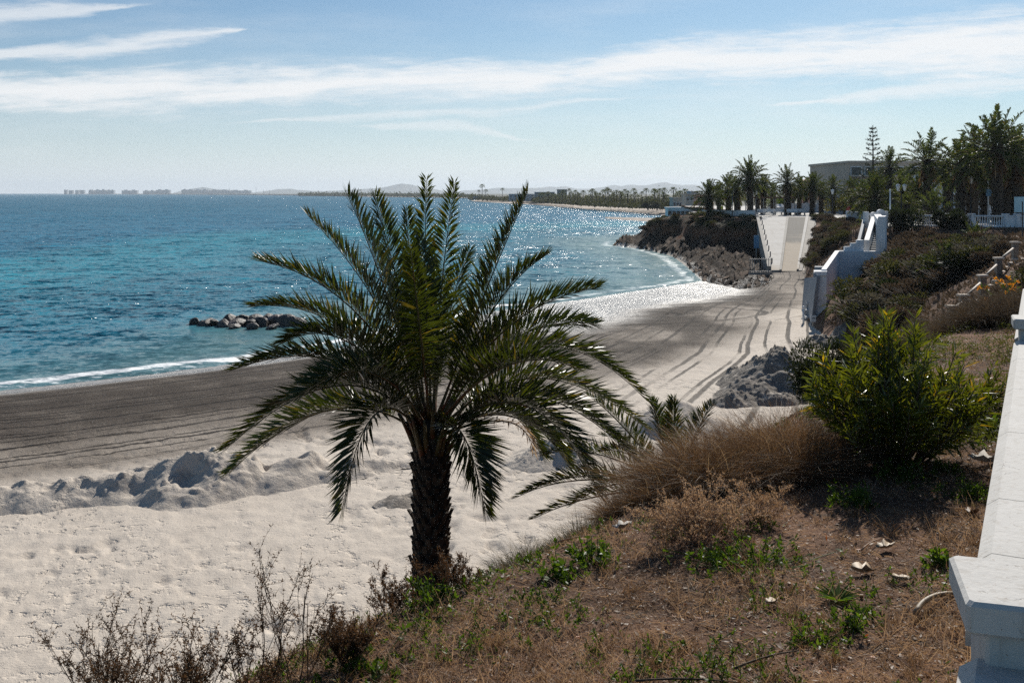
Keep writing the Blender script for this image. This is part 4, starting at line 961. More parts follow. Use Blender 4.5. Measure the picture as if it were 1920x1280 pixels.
for x, y, z in list(zip(X[keep], Y[keep], Z[keep]))[:900]: (clump if random.random() < .5 else lambda b, c, n, L, W: stalky(b, c, 3, .08, .03, .012, .05))(b, np.array([x, y, z]), random.randint(14, 34), random.uniform(.025,.055), .010)
struct(b.build('green_weeds', M['weed']), 'little fresh green weeds sprouting between the dry litter', 'weeds', 'stuff')
Y = np.exp(rng.uniform(math.log(9.5), math.log(23), 5000)); X = Y*rng.uniform(.30, .56, 5000); a_ = height(X, Y, True)
ok = (a_['kind'] == 2) & (fbm(X, Y, 1.6, 3, 222) > -.12) & ((wallpos(X, Y) > .0) | (Y > 15)) & (Y > 9.5+3*(.5-X/Y*1.0)); X, Y, Z = X[ok], Y[ok], a_['z'][ok]; b = MB()
for x, y, z in list(zip(X, Y, Z))[:1100]: m = random.randint(14, 30); hh = random.uniform(.06, .20); k = rng.random(m)[:,None]; b.quads(blades([x, y, z]+np.c_[rng.normal(size=(m,2))*.09, k*hh], rdir(m, .5), .03+.04*rng.random(m), .014))
struct(b.build('ground_cover', M['groundcover']), 'olive green ground cover on the slope before the brown thicket', 'ground cover', 'stuff')
for (px, py, d, n, H, L, W, sp, lab) in [
  (1108,1100,7.4,26,.16,.055,.022,.10,'bright green leafy weed below the leftmost grass mound'),
  (1045,1110,7.2,18,.12,.05,.022,.09,'low green weed patch left of the bright weed'),
  (1420,1110,7.0,60,.14,.05,.016,.26,'wide dark green weed patch in front of the pale dead bush'),
  (1340,1090,7.2,16,.12,.045,.018,.07,'small green weed just left of the wide weed patch'),
  (1600,950,8.2,34,.17,.05,.016,.10,'bushy green weed beside the russet grass mound'),
  (1690,905,8.8,30,.15,.06,.018,.13,'bright feathery weed below the oleander'),
  (1775,895,8.8,12,.08,.05,.02,.07,'small pale green weed near the white wall'),
  (1760,1060,6.6,12,.10,.05,.03,.05,'broad leaved weed touching the near pedestal of the wall'),
  (1855,800,10.2,10,.16,.06,.03,.05,'fresh green shoot beside the white coping'),
  (1530,1215,5.6,14,.09,.04,.016,.07,'dark green weed near the bottom edge'),
  (1600,1200,5.7,10,.12,.05,.018,.04,'upright little weed left of the pedestal'),
  (815,1150,6.9,26,.13,.05,.022,.12,'fresh green weed at the slope edge under the palm'),
  (700,1250,5.9,18,.10,.05,.022,.10,'green weed at the bottom beside the bare shrubs'),
  (1825,935,8.0,24,.14,.045,.010,.08,'grey-green tufted weed against the coping')]:
    b = MB(); c = np.array(onground(px, py, d)); stalky(b, np.zeros(3), n, H, L, W, sp)
    tag(b.build('weed', M['weed'], None, c), lab, 'weed')
b = MB(); n = 16; a = np.linspace(0, 6.28, n, False); b.quads(blades(np.zeros((n,3)), np.c_[np.cos(a), np.sin(a), .55+.3*rng.random(n)], .17+.05*rng.random(n), .032, np.c_[np.zeros((n,2)), -.25*np.ones(n)], np.c_[-np.sin(a), np.cos(a), np.zeros(n)]))
tag(b.build('rosette_weed', M['weed'], None, onground(1570, 1150, 6.2)), 'star-shaped green rosette of long leaves on the bare soil', 'weed')
def leafplate(name, px, py, d, L, W, rz, label, mt='paleleaf', cat='dead leaf'):
    "curled lobed dead leaf with a little thickness"
    m = 22; b = MB(); a = np.linspace(0, 2*math.pi, m, False); rad = 1+.16*np.sin(a*5+px)+.10*np.sin(a*9+py)
    x = np.cos(a)*L/2*rad; y = np.sin(a)*np.abs(np.sin(a))**.35*W/2*rad; z = .008+1.9*y*y/W+.5*x*x/L+.006*np.sin(a*3+px)
    v = np.r_[[[0,0,.004]], np.c_[x, y, z]]; v2 = v+[0,0,.004]
    b.add(np.r_[v, v2], [[0, 1+(i+1) % m, 1+i] for i in range(m)]); b.f.append((np.array([[m+1, m+2+i, m+2+(i+1) % m] for i in range(m)]), 0, True))
    b.f.append((np.array([[1+i, 1+(i+1) % m, m+2+(i+1) % m, m+2+i] for i in range(m)]), 0, True))
    o = b.build(name, M[mt], None, onground(px, py, d, .012)); o.rotation_euler = (R(random.uniform(-8,8)), R(random.uniform(-8,8)), rz); return tag(o, label, cat)
leafplate('dead_leaf', 1618, 1104, 6.6, .17, .10, .1, 'large pale dead leaf lying on the litter above the rosette')
leafplate('dead_leaf', 1692, 1143, 6.3, .14, .05, -.5, 'narrow pale dead leaf between the rosette and the pedestal')
leafplate('dead_leaf', 1448, 1158, 6.2, .12, .05, .7, 'pale curled leaf left of the rosette weed')
leafplate('dead_leaf', 1823, 965, 7.6, .10, .08, .4, 'orange dead leaf by the edge of the coping', 'litter')
leafplate('dead_leaf', 1660, 1050, 7.0, .13, .07, .2, 'grey-white dead leaf in the middle of the slope')
leafplate('paper_scrap', 1848, 880, 8.9, .30, .14, .1, 'crumpled white scrap lying beside the coping', 'scrap', 'litter scrap')
leafplate('paper_scrap', 1168, 1043, 8.2, .16, .08, .3, 'small white scrap below the leftmost grass mound', 'scrap', 'litter scrap')
b = MB(); b.tube(qbez((-.16,-.14,0), (-.05,.02,.05), (.16,.10,.02), 9), np.linspace(.018,.012,9), 7)
tag(b.build('stick', M['paleleaf'], None, onground(1750, 1160, 5.9, .02)), 'curved pale driftwood stick against the pedestal', 'stick')
for (px, py, d, L, a, lab) in [(1450,1240,5.4,.5,.4,'long thin twig near the bottom edge'),(1090,1050,8.0,.4,.3,'straight pale twig left of the dead bush'),(1640,1030,7.1,.35,.7,'thin twig on the soil above the large pale leaf'),(1300,1275,5.2,.6,-.1,'dark fallen branch at the bottom edge')]:
    b = MB(); b.tube(qbez((-L/2,0,0), (0,.03,.03), (L/2,.02,.0), 7), np.linspace(.007,.003,7), 5)
    o = b.build('fallen_twig', M['straw2'] if 'pale' in lab else M['wood'], None, onground(px, py, d, .02)); o.rotation_euler.z = a; tag(o, lab, 'twig')

# ------------------------------------------------------------------ the white boundary wall at the right edge
WA = np.array([.468, .884, 0]); WB = np.array([.884, -.468, 0]); WRZ = math.atan2(WA[1], WA[0])
def wp(along, off, z): return WA*along+WB*off+[0, 0, z]
wall = empty('boundary_wall', wp(4.2, 0, 6.3), 'white masonry wall with sloping-edged coping and square pedestals at the right edge', 'wall')
w0 = wp(4.2, 0, 6.3)
ZC = EYE-1.63
def wall_prism(prof, a0, a1, name, mt, parent):
    o = [wp(a0, x, z)-w0 for x, z in prof]; b = MB().prism(o, WA*(a1-a0)); return b.build(name, mt, parent)
PN, PF = 4.02, 12.62                                             # the two pedestals along the wall
wall_prism([(-.17,5.6),(.13,5.6),(.13,ZC-.10),(-.17,ZC-.10)], 1.2, 19.5, 'wall_body', M['white'], wall)
cuts = [1.2, 2.35, PN-.16, PN+.16, 5.0, 5.92, 7.6, 9.3, 11.0, PF-.16]
for a0, a1 in zip(cuts[:-1], cuts[1:]):
    if abs(a0-(PN-.16)) < .01: continue
    wall_prism([(-.25,ZC-.102),(.21,ZC-.102),(.21,ZC-.045),(.15,ZC),(-.19,ZC),(-.25,ZC-.045)], a0+.004, a1-.004, 'coping_slab', M['white'], wall)
wall_prism([(-.25,ZC-.102),(.21,ZC-.102),(.21,ZC-.045),(.15,ZC),(-.19,ZC),(-.25,ZC-.045)], PF+.17, 19.5, 'coping_slab', M['white'], wall)
def pedestal(al, rz, top=EYE-1.40):
    c = wp(al, -.01, 0)-w0*[1,1,0]
    p = MB().bbox(np.array([c[0], c[1], (5.6+top-.11)/2-w0[2]]), (.38, .36, top-.11-5.6), rz, .012).build('pedestal', M['white'], wall)
    MB().bbox(np.array([c[0], c[1], top-.055-w0[2]]), (.52, .48, .115), rz, .014).build('cap', M['white'], p)
pedestal(PN, R(-17)); pedestal(PF, R(-24))

# ------------------------------------------------------------------ earth path steps with posts on the right-hand bank
steps = [(1785,577,30.),(1806,556,32.6),(1842,519,36.),(1872,486,39.5),(1903,456,43.)]
hr = empty('step_railing', P(1785,640,30), 'weathered handrail with white-capped posts climbing the red bank on the right', 'railing')
h0 = P(1785,640,30); tops = []
for (px, py, d) in steps:
    q = P(px, py, d); g = min(hgt(q[0], d), q[2]-.4); tops.append(q)
    p = MB().box(np.array([q[0], d, (g-.3+q[2])/2])-h0, (.22,.22,q[2]-g+.3)).build('post', M['rail'], hr)
    MB().bbox(q-h0+[0,0,.04], (.34,.34,.08), 0, .02).build('cap', M['cream'], p)
for a, c in zip(tops[:-1], tops[1:]):
    MB().tube(np.array([a+[0,0,-.06], c+[0,0,-.16]])-h0, .045, 6).build('rail', M['rail'], hr)
for i, (a, c) in enumerate(zip(tops[:-1], tops[1:])):
    b = MB()
    for k in range(4):
        q = a+(c-a)*(k+.5)/4; b.bbox(q-h0+[.40,.2,-.66], (.6,.5,.16), -.6, .02)
    b.build('tread', M['cream'], hr)
tag(MB().box((0,0,1.5), (.05,.05,3.)).build('post', M['darkmetal'], None, P(1917, 440, 60)+[0,0,-1.]), 'thin dark post at the right edge before the balustrade', 'post')
# ------------------------------------------------------------------ parapet, staircase, balustrades
def pzat(px, d, z): return np.array([(px-960)/F*d, d, z])
# parapet round the headland top and down the ramp
pp = [pzat(1318,156,5.3), pzat(1352,152,5.35), pzat(1398,146,5.45), (34.2,140.6,5.5)]
par = empty('white_parapet', pp[0], 'long white parapet wall along the headland top and down beside the ramp', 'wall')
p0 = np.array(pp[0], float)
for i, (a, c) in enumerate(zip(pp[:-1], pp[1:])):
    a, c = np.array(a, float), np.array(c, float); d = c-a; L = np.hypot(d[0], d[1]); n = np.array([d[1], -d[0], 0])/L*.14
    o = [a-n+[0,0,-1.8], a+n+[0,0,-1.8], a+n+[0,0,.92], a-n+[0,0,.92]]
    MB().prism(np.array(o)-p0, d*(1-.002*(i % 2))).build('wall_panel', M['whitefar'], par)
    o = [a-n*1.5+[0,0,.925], a+n*1.5+[0,0,.925], a+n*1.5+[0,0,1.02], a-n*1.5+[0,0,1.02]]
    MB().prism(np.array(o)-p0, d).build('coping', M['whitefar'], par)
q0 = np.array([27.2,105,RAMP_Z0]); q1 = np.array([34.55,140.3,RAMP_Z1+.1])
rw = empty('ramp_edge_wall', q0, 'thin grey concrete edge wall running down the left side of the ramp', 'wall')
MB().prism([[-.22,0,-2.],[.12,0,-2.],[.12,0,.42],[-.22,0,.42]], q1-q0).build('wall_body', M['kerb'], rw); MB().prism([[-.26,0,.424],[.15,0,.424],[.15,0,.52],[-.26,0,.52]], q1-q0).build('coping', M['kerb'], rw)
for k in range(9):                                              # little lamps on the ramp side
    t = (k+.5)/9; Y = 107+t*32; x = 27.4+(Y-105)/35*7.3
    tag(MB().bbox((0,0,.5), (.12,.12,.55), 0, .03).build('ramp_bollard', M['metal'], None, (x+.22, Y, ramp_z(Y)-.15)), 'short dark bollard in the row along the left edge of the ramp footway', 'bollard', 'bollards along the ramp')
# little fence by the foot of the ramp
fz = 1.0; f0 = pzat(1426,100,.9); fe = empty('bar_fence', f0, 'short grey bar fence beside the foot of the ramp', 'fence')
MB().box((0,0,1.45), (2.2,.07,.07)).build('top_rail', M['metal'], fe); MB().box((0,0,.25), (2.2,.07,.07)).build('bottom_rail', M['metal'], fe)
for k in range(10): MB().box((-1.05+k*.233,0,.78), (.05,.05,1.6)).build('bar', M['metal'], fe)
MB().box((0,0,.02), (2.3,.3,.24)).build('plinth', M['kerb'], fe)
sg = pzat(1418, 116, hgt((1418-960)/F*116, 116)); s_ = empty('sign_post', sg, 'narrow blue sign on a pole left of the ramp', 'sign')
MB().tube([(0,0,-.2),(0,0,3.6)], .05, 6).build('pole', M['metal'], s_); MB().bbox((0,-.08,3.1), (.6,.05,1.5), 0, .01).build('panel', M['blue'], s_)

# staircase down to the beach
st0 = np.array([23., 70., 1.5])
st = empty('white_staircase', st0, 'white plastered zigzag staircase dropping from the promenade to the sand', 'staircase')
def pl(px, py, d): return P(px, py, d)-st0
def wallpx(name, pts, d, depth, mt='whitefar', parent=None):
    return MB().prism([pl(x, y, d) for x, y in pts], depth).build(name, M[mt], parent or st)
wallpx('landing_wall', [(1574,471),(1642,471),(1659,474),(1659,500),(1630,503),(1574,545)], 70, (0,.3,0))
wallpx('stepped_parapet', [(1619,450),(1619,470.5),(1574,471.2),(1574,535),(1555,545),(1551,500),(1558,492),(1562,484),(1562,478),(1570,477.5),(1570,470.2),(1584,469.6),(1584,462.5),(1596,462),(1596,456),(1607,455.6),(1607,450.2)], 70.32, (0,.28,0))
wallpx('right_wall', [(1642.3,471),(1642.3,424),(1645,411),(1647,406),(1659,406),(1660,500),(1642.3,500)], 71.2, (1.1,2.6,0))
wallpx('right_wall', [(1646,440),(1646,412),(1660,412),(1660,440)], 74, (2.4,7.4,.25))
wallpx('left_post', [(1610,450),(1620,450),(1620,471),(1610,471)], 70.7, (.0,.5,0))
# flanking wall of the upper flight
a = pl(1620.3,450,71.3); c = pl(1634,406,81.5); th = np.array([.32,-.1,0])
MB().prism([a, a+[0,0,-1.1], c+[0,0,-1.6], c], th).build('left_wall', M['whitefar'], st)
a2 = pl(1607,452,72.5); c2 = pl(1617,413,83); MB().prism([a2, a2+[0,0,-1.3], c2+[0,0,-1.3], c2], (.2,-.06,0)).build('outer_wall', M['grey_wall'], st)
def archwall(pxc, w, ytop, ybot, d, nm):
    m = 12; X0 = pl(pxc-w/2, ybot, d); X1 = pl(pxc+w/2, ybot, d); hw = (X1[0]-X0[0])/2; zc = pl(pxc, ytop, d)[2]-hw*.8
    o = [X0, X1]+[np.array([(X0[0]+X1[0])/2+hw*.85*math.cos(t), X0[1], zc+hw*.8*math.sin(t)]) for t in np.linspace(0, math.pi, m)]
    MB().prism(o, (0,.35,0)).build(nm, M['whitefar'], st)
archwall(1640,15,397.5,426,82.2,'arched_panel'); archwall(1652.5,17,392.5,426,82.7,'arched_panel')
wallpx('head_post', [(1622,397),(1629,397),(1629,428),(1622,428)], 82.0, (0,.5,0)); wallpx('head_post', [(1658,396),(1665.5,396),(1665.5,428),(1658,428)], 83.2, (0,.5,0))
for k in range(14):                                             # upper flight
    t = k/13; q = pl(1630,474,71.0)*(1-t)+pl(1640.5,425.5,81)*t
    MB().box(q+[0,0,-.45], (1.0,.74,.9), -.33).build('step', M['grey_wall'], st)
MB().box(pl(1606,486,71.6)+[0,0,-.5], (3.0,1.7,1.0)).build('landing', M['grey_wall'], st)
# lower flight between tall walls, ending in the flared end pier on the sand
a = pl(1574,470,70.0); c = pl(1549.5,505,60.4)
MB().prism([a, a+[0,0,-3.4], c+[0,0,-3.6], c], (-.28,.1,0)).build('lower_wall', M['whitefar'], st)
for k in range(10):
    t = k/9; q = pl(1557,500,69.2)*(1-t)+pl(1538,606,61.2)*t
    MB().box(q+[-.3,0,-.5], (1.5,1.0,1.0), -.35).build('step', M['grey_wall'], st)
wallpx('end_pier', [(1533,517),(1549.5,517),(1549.5,576),(1545,612),(1520,614),(1524,590)], 60.0, (.3,.9,0))
wallpx('pier_cap', [(1526.5,509),(1551,509),(1550.5,516.6),(1532,516.6)], 59.9, (.3,1.1,0))
a = pl(1520,616,59.6); c = pl(1503,540,70.0); MB().prism([a, a+[.25,0,2.2], a+[.42,.1,3.1], c+[.2,0,.7], c+[0,0,-1.6]], (.22,.12,0)).build('retaining_wall', M['grey_wall'], st)
# shower post and sign near its foot
q = P(1506.5, 611, 60.3); sp = empty('shower_post', q, 'white beach shower post with crossbar at the stair foot', 'beach shower')
MB().tube([(0,0,-.2),(0,0,1.05)], .07, 8).build('pole', M['whitemetal'], sp); MB().tube([(-.14,0,.45),(.14,0,.45)], .05, 6).build('crossbar', M['whitemetal'], sp); MB().box((0,0,-.02), (1.6,1.3,.16)).build('base', M['blue'], sp); MB().lathe([(.04,0),(.10,.05),(.10,.10),(.03,.16)], (0,0,1.05), 8).build('head', M['whitemetal'], sp)
q = P(1524.5, 617, 58.6); sp = empty('notice_board', q, 'small square white notice on a post at the stair foot', 'sign')
MB().box((0,0,.2), (.09,.09,.9)).build('post', M['cream'], sp); MB().bbox((0,-.06,.62), (.32,.05,.40), 0, .01).build('panel', M['whitemetal'], sp); MB().box((0,-.092,.66), (.18,.01,.10)).build('pictogram', M['grey_wall'], sp)

# balustrade along the cliff top
BL = [(32.7,84.2),(36.2,82.9),(38.0,82.3),(40.4,81.5),(41.2,81.2),(43.6,80.4),(46.2,79.5)]
bz = 6.18; b0 = np.array([32.7,84.2,bz])
bal = empty('balustrade', b0, 'white balustrade with turned balusters and square posts along the cliff top', 'balustrade')
for i, (x, y) in enumerate(BL):
    MB().bbox(np.array([x,y,bz+.46])-b0, (.36,.36,1.14), .33, .02).build('post', M['whitefar'], bal)
    MB().bbox(np.array([x,y,bz+1.08])-b0, (.46,.46,.10), .33, .02).build('post_cap', M['whitefar'], bal)
for i, (a, c) in enumerate(zip(BL[:-1], BL[1:])):
    a = np.array([*a, bz])-b0; c = np.array([*c, bz])-b0; d = c-a; L = np.linalg.norm(d); rz = math.atan2(d[1], d[0]); mid = (a+c)/2
    MB().bbox(mid+[0,0,.93], (L-.37,.26,.13), rz, .02).build('top_rail', M['whitefar'], bal); MB().bbox(mid+[0,0,.06], (L-.37,.26,.12), rz, .02).build('bottom_rail', M['whitefar'], bal)
    if i == 3: MB().box(mid+[0,0,.49], (L-.37,.16,.73), rz).build('solid_panel', M['whitefar'], bal); continue
    m = int((L-.4)/.168)
    for k in range(m):
        q = a+d*(.2+(L-.4)*(k+.5)/m)/L
        MB().lathe([(.05,0),(.045,.05),(.032,.10),(.058,.22),(.062,.30),(.036,.50),(.028,.62),(.05,.70),(.05,.745)], q+[0,0,.12], 6).build('baluster', M['whitefar'], bal)
bs2 = empty('balustrade', (30.6,86.3,6.2), 'short run of white balusters right behind the stair head', 'balustrade')
for k in range(5): MB().box((.25+k*.36,-.5*k*.2,.45), (.13,.13,1.0)).build('baluster', M['whitefar'], bs2)
MB().box((1.0,-.2,.98), (2.2,.2,.12), -.27).build('top_rail', M['whitefar'], bs2)

# low white walls on the far plaza
def lowwall(px0, px1, d, z, h, label, th=.3):
    a = pzat(px0, d, z); c = pzat(px1, d, z); t = empty('low_wall', a, label, 'wall'); L = c[0]-a[0]
    MB().box((L/2,0,h/2-.1), (L,th,h+.2)).build('wall_body', M['whitefar'], t); MB().box((L/2,0,h+.05), (L+.1,th+.14,.12)).build('coping', M['whitefar'], t)
    for k in range(int(L/3)+1): MB().bbox((min(L, k*3.+.2),-.02,h/2+.08), (.45,th+.2,h+.28), 0, .02).build('pier', M['whitefar'], t)
lowwall(1588,1622,120,5.85,.8,'low white wall between the grassy bank and the stair head')
lowwall(1478,1545,172,5.6,1.5,'long white wall at the back of the plaza left of the pink house')
lowwall(1543,1600,176,5.6,1.7,'white wall behind the plaza below the yellow-green tree')
lowwall(1612,1690,150,5.7,1.3,'white wall behind the palms right of the stair head')
lowwall(1800,1905,118,5.9,1.5,'white wall seen in pieces between the trunks of the tall palms')

# pergola frame on the plaza
pg0 = pzat(1412,158,5.62); pg = empty('pergola', pg0, 'thin bare pergola frame on the plaza above the ramp', 'pergola')
W = 78/F*158
for j in range(2):
    for k in range(5): MB().box((k*W/4, j*5., 1.25), (.12,.12,2.7)).build('post', M['metal'], pg)
    MB().box((W/2, j*5., 2.62), (W+.8,.14,.16)).build('beam', M['wood_brown'], pg)
for k in range(12): MB().box((k*W/11, 2.5, 2.75), (.09,6.0,.09)).build('slat', M['wood_brown'], pg)

# ------------------------------------------------------------------ mid-distance palms
def crown_mesh(nf, L, seed, npair=24, skirt=True, up=1.0):
    random.seed(seed); global rng; keep = rng; rng = np.random.default_rng(seed)
    b = MB()
    for k in range(nf):
        az = k*2.39996+random.uniform(-.25,.25); q = (k+.5)/nf; el = R(84-112*q**.85)*up+random.uniform(-.1,.1); l = L*random.uniform(.85,1.1)*(1-.15*q)
        d = np.array([math.cos(az)*math.cos(el), math.sin(az)*math.cos(el), math.sin(el)])
        dr = random.uniform(.16,.38)*(.35+.65*math.cos(el)); cur = qbez((0,0,0), d*l*.6, d*l*.92+[0,0,-dr*l], 12)
        V, rp, rr = frond_geo(cur, npair, L*.175, L*.024, unit(np.array([0,0,1.])-.4*d*[1,1,0]) if abs(d[2]) > .75 else None, vee=24, droop=.2, rach=.035)
        b.quads(V, 0); b.tube(rp, rr, 4, 1, True, False)
    if skirt:
        n = 160; a = rng.random(n)*6.28; p = np.c_[np.cos(a)*.25, np.sin(a)*.25, -rng.random(n)*.9]
        b.quads(blades(p, np.c_[np.cos(a)*.5, np.sin(a)*.5, -np.ones(n)], .5+.6*rng.random(n), .07), 2)
    rng = keep; return b.mesh('crown', [M['frond_far'], M['trunk_far'], M['straw']])
def trunk_mesh(h, r, seed):
    random.seed(seed); b = MB(); z = np.linspace(-.4, h+.1, 15)
    rad = r*(1+.25*np.exp(-np.maximum(z, 0)/.5))*(1+.10*np.array([random.uniform(-1,1) for _ in z])); rad[-4:] *= [1.05,1.25,1.3,.9]
    b.tube(np.c_[.10*np.sin(z*.35+seed), .10*np.cos(z*.3+seed)-.1, z], rad, 10)
    trunk_boots(b, (0,0,.1), (0,0,h), r, r*1.05, int(h/.30), 7, .24, 0, .5); return b.mesh('trunk', M['trunk_far'])
CROWNS = [crown_mesh(46,2.9,101,26), crown_mesh(54,2.9,102,26), crown_mesh(38,2.8,103,26), crown_mesh(58,3.0,104,26), crown_mesh(32,2.7,105,26,False,1.05)]
TRUNKS = {}
def far_palm(px, ytop, d, label, R_=None, ybase=None, v=0, group='palms on the promenade', tr=.27, dz=0):
    x = (px-960)/F*d; g = 5.62 if d > 140 else float(promz(np.array(0), np.array(d))); g += dz
    ztop = EYE-(ytop-HY)*d/F; R_ = (R_ or 2.7)*1.13; sc = R_/2.75
    h = max(.6, ztop-g-R_*.98); key = (round(h*2)/2, tr)
    if key not in TRUNKS: TRUNKS[key] = trunk_mesh(key[0], tr, len(TRUNKS)+5)
    t = empty('palm_tree', (x, d, g), label, 'palm tree', group, random.uniform(0,6.28))
    link('trunk', TRUNKS[key], t, (0,0,0), 0, (1,1,h/key[0])); link('crown', CROWNS[v % 5], t, (0,0,h), random.uniform(0,6), (sc,sc,sc*random.uniform(.92,1.08)))
    return t
LEFTP = [(1330,331,150,2.9,1,'leftmost palm of the plaza, standing at the end of the parapet'),(1366,318,158,2.9,0,'bushy palm second from the left end of the plaza row'),(1381,325,151,2.6,2,'palm close behind the tallest palm of the plaza row on its left'),
 (1406,290,148,3.4,3,'tallest palm of the plaza row, with a thick trunk above the ramp'),(1432,319,160,2.6,1,'full dark palm right behind the tallest palm of the plaza row'),(1449,334,170,2.3,4,'short palm behind the pergola frame'),
 (1476,304,152,3.0,2,'tall palm rising over the pergola frame'),(1499,322,158,2.5,0,'palm just right of the one over the pergola'),(1524,316,153,2.8,1,'palm with upright crown in front of the long white wall'),
 (1540,332,158,2.2,2,'slim palm left of the lamp and the pink house'),(1562,319,160,2.6,4,'palm standing in front of the pink house'),(1598,324,150,2.6,0,'palm just left of the flat-roofed beige building'),
 (1348,338,175,2.3,1,'small palm in the second row behind the leftmost palms'),(1385,345,178,2.2,2,'low palm in the second row under the tallest palm'),(1420,340,176,2.3,0,'low palm in the second row left of the pergola lamp'),(1486,336,178,2.2,1,'short palm in the second row right of the pergola'),(1510,338,176,2.1,3,'small background palm behind the middle of the plaza row')]
for px, yt, d, r, v, lab in LEFTP: far_palm(px, yt, d, lab, r, None, v, tr=.42 if r > 2.8 else .33)
RIGHTP = [(1613,330,131,2.6,0,'palm before the left corner of the beige building'),(1692,318,127,2.7,1,'palm screening the middle of the beige building'),(1722,322,121,2.7,3,'bushy palm left of the tall drooping palm'),(1630,352,122,2.2,2,'low palm under the left corner of the beige building'),
 (1641,312,108,3.3,1,'broad low palm behind the stair head'),(1668,266,122,3.0,4,'slender palm rising clear above the beige flat roof'),(1740,234,104,3.6,2,'tall palm with one long drooping frond left of the palm grove'),
 (1700,352,112,2.0,0,'small drooping palm behind the lamp with two heads'),(1752,335,92,3.1,4,'short squat palm with shining fronds behind the dark round bush'),(1801,240,98,3.5,0,'palm at the left edge of the dense grove'),
 (1826,222,112,2.9,4,'palm peeping out between two big crowns of the grove'),(1868,196,92,3.9,3,'tallest palm of all, in the middle of the grove on the right'),(1903,224,96,3.6,1,'palm at the right edge of the picture with a wide crown'),
 (1845,262,104,3.2,0,'shaggy palm with brown skirt between the grove trunks'),(1888,262,101,3.2,1,'palm with hanging dead fronds near the right edge'),(1817,270,108,2.9,3,'lower palm in the dense left part of the grove'),
 (1918,252,104,3.4,0,'palm half cut off by the right edge of the picture'),(1778,290,118,2.6,1,'palm behind the grove, half hidden by the tall drooping palm'),(1655,345,118,2.3,3,'small palm hidden behind the broad low palm'),(1860,285,120,2.9,2,'back palm in the dark heart of the grove')]
for px, yt, d, r, v, lab in RIGHTP: far_palm(px, yt, d, lab, r, None, v, tr=.40)

# ------------------------------------------------------------------ Norfolk pine, bushes, trees
def norfolk(px, ytop, ybase, d, label):
    x = (px-960)/F*d; zt = EYE-(ytop-HY)*d/F; t = empty('norfolk_pine', (x, d, 5.6), label, 'conifer'); H = zt-5.6
    MB().tube([(0,0,-.3),(.05,0,H*.5),(0,0,H)], [.28,.16,.02], 8).build('trunk', M['trunk_far'], t)
    b = MB(); z = H*.34; k = 0
    while z < H-.25:
        f = (H-z)/H; l = min(.30+2.9*f, 2.0)*(random.uniform(.75,1.1))
        for j in range(5):
            az = j*math.pi/2.5+k*.8; o = np.array([math.cos(az), math.sin(az), 0]); cur = qbez((0,0,z), o*l*.6+[0,0,z+.02], o*l+[0,0,z+.30*l], 8)
            b.tube(cur, np.linspace(.05,.02,8), 4, 1)
            n = int(5+11*l); tt = .45+.55*rng.random(n); q = tt*7; i = np.minimum(q.astype(int), 6); p = cur[i]+(cur[i+1]-cur[i])*(q-i)[:,None]
            b.quads(blades(p, o*.6+rdir(n, .9)*.8, .26+.18*rng.random(n), .10))
        z += .50+.75*f; k += 1
    n = 40; b.quads(blades(np.c_[rng.normal(size=(n,2))*.04, H-1.0*rng.random(n)], rdir(n, 1.), .22, .07))
    b.build('branches', [M['conifer'], M['trunk_far']], t)
norfolk(1636.5, 236, 400, 148, 'lone slender Norfolk pine with tiered branches above the roofs')
norfolk(1548, 309, 400, 230, 'tiny thin Norfolk pine top far behind the plaza palms')
def blob_mesh(name, n, mt, leaf, seed, twig=False, flat=.8, lump=5):
    global rng; keep = rng; rng = np.random.default_rng(seed)
    c = np.c_[np.clip(rng.normal(size=(lump,2))*.42, -.6, .6), rng.random(lump)*.55+.1]; r = .36+.28*rng.random(lump)
    k = rng.integers(0, lump, n); d = rdir(n, .25); p = c[k]+d*(r[k]*(.55+.5*rng.random(n)))[:,None]*[1,1,flat]
    p[:,2] = np.abs(p[:,2])
    b = MB(); b.quads(blades(p, d+rdir(n, .4)*.8, leaf*(.6+.8*rng.random(n)), leaf*.42))
    m = 26; a = rng.normal(size=(m,3))*[.4,.4,0]
    for i in range(m): b.tube([a[i]*.2, a[i]*.7+[0,0,.35], a[i]*1.3+[0,0,.75]], [.02,.014,.006], 4, 1)
    rng = keep; return b.mesh(name, [mt, M['wood']])
q = onground(1548, 800, 13.4); t = empty('dark_bush', q, 'dark rounded bush on the slope just left of the oleander', 'bush', None, 0, (.50,.50,.85)); link('foliage', blob_mesh('foliage', 13000, M['darkleaf'], .07, 77, lump=9), t)
for px, d, z, s, lab in [(1690,83.0,6.0,(1.7,1.4,1.75),'dark green bush overhanging the balustrade left of its open balusters'),(1779,82.0,6.0,(1.55,1.3,1.75),'round dark bush splitting the balustrade in two'),]:
    t = empty('dark_bush', pzat(px, d, z), lab, 'bush', None, 1.2, s); link('foliage', blob_mesh('foliage', 5200, M['darkleaf'], .13, int(px)), t)
def small_tree(px, ytop, d, r, mt, lab, n=4200, leaf=.22, name='tree'):
    x = (px-960)/F*d; zt = EYE-(ytop-HY)*d/F; t = empty(name, (x, d, 5.6), lab, 'tree'); zc = zt-5.6-r*1.15
    b = MB(); b.tube([(0,0,-.3),(.1,0,zc*.6),(0,.1,zc+.2)], [.2,.15,.1], 8)
    for k in range(7): az = k*.9; b.tube([(0,0,zc*.7),(math.cos(az)*r*.4,math.sin(az)*r*.4,zc+.3),(math.cos(az)*r*.8,math.sin(az)*r*.8,zc+.7)], [.09,.06,.02], 5)
    b.build('trunk', M['trunk_far'], t); link('crown', blob_mesh('crown', n, mt, leaf/r, int(px)+3, lump=9), t, (0,0,zc-.3*r), .4, (r*1.15,r*1.15,r*1.3))
small_tree(1582, 345, 158, 2.9, M['yellowgreen'], 'yellow-green leafy tree before the pink house')
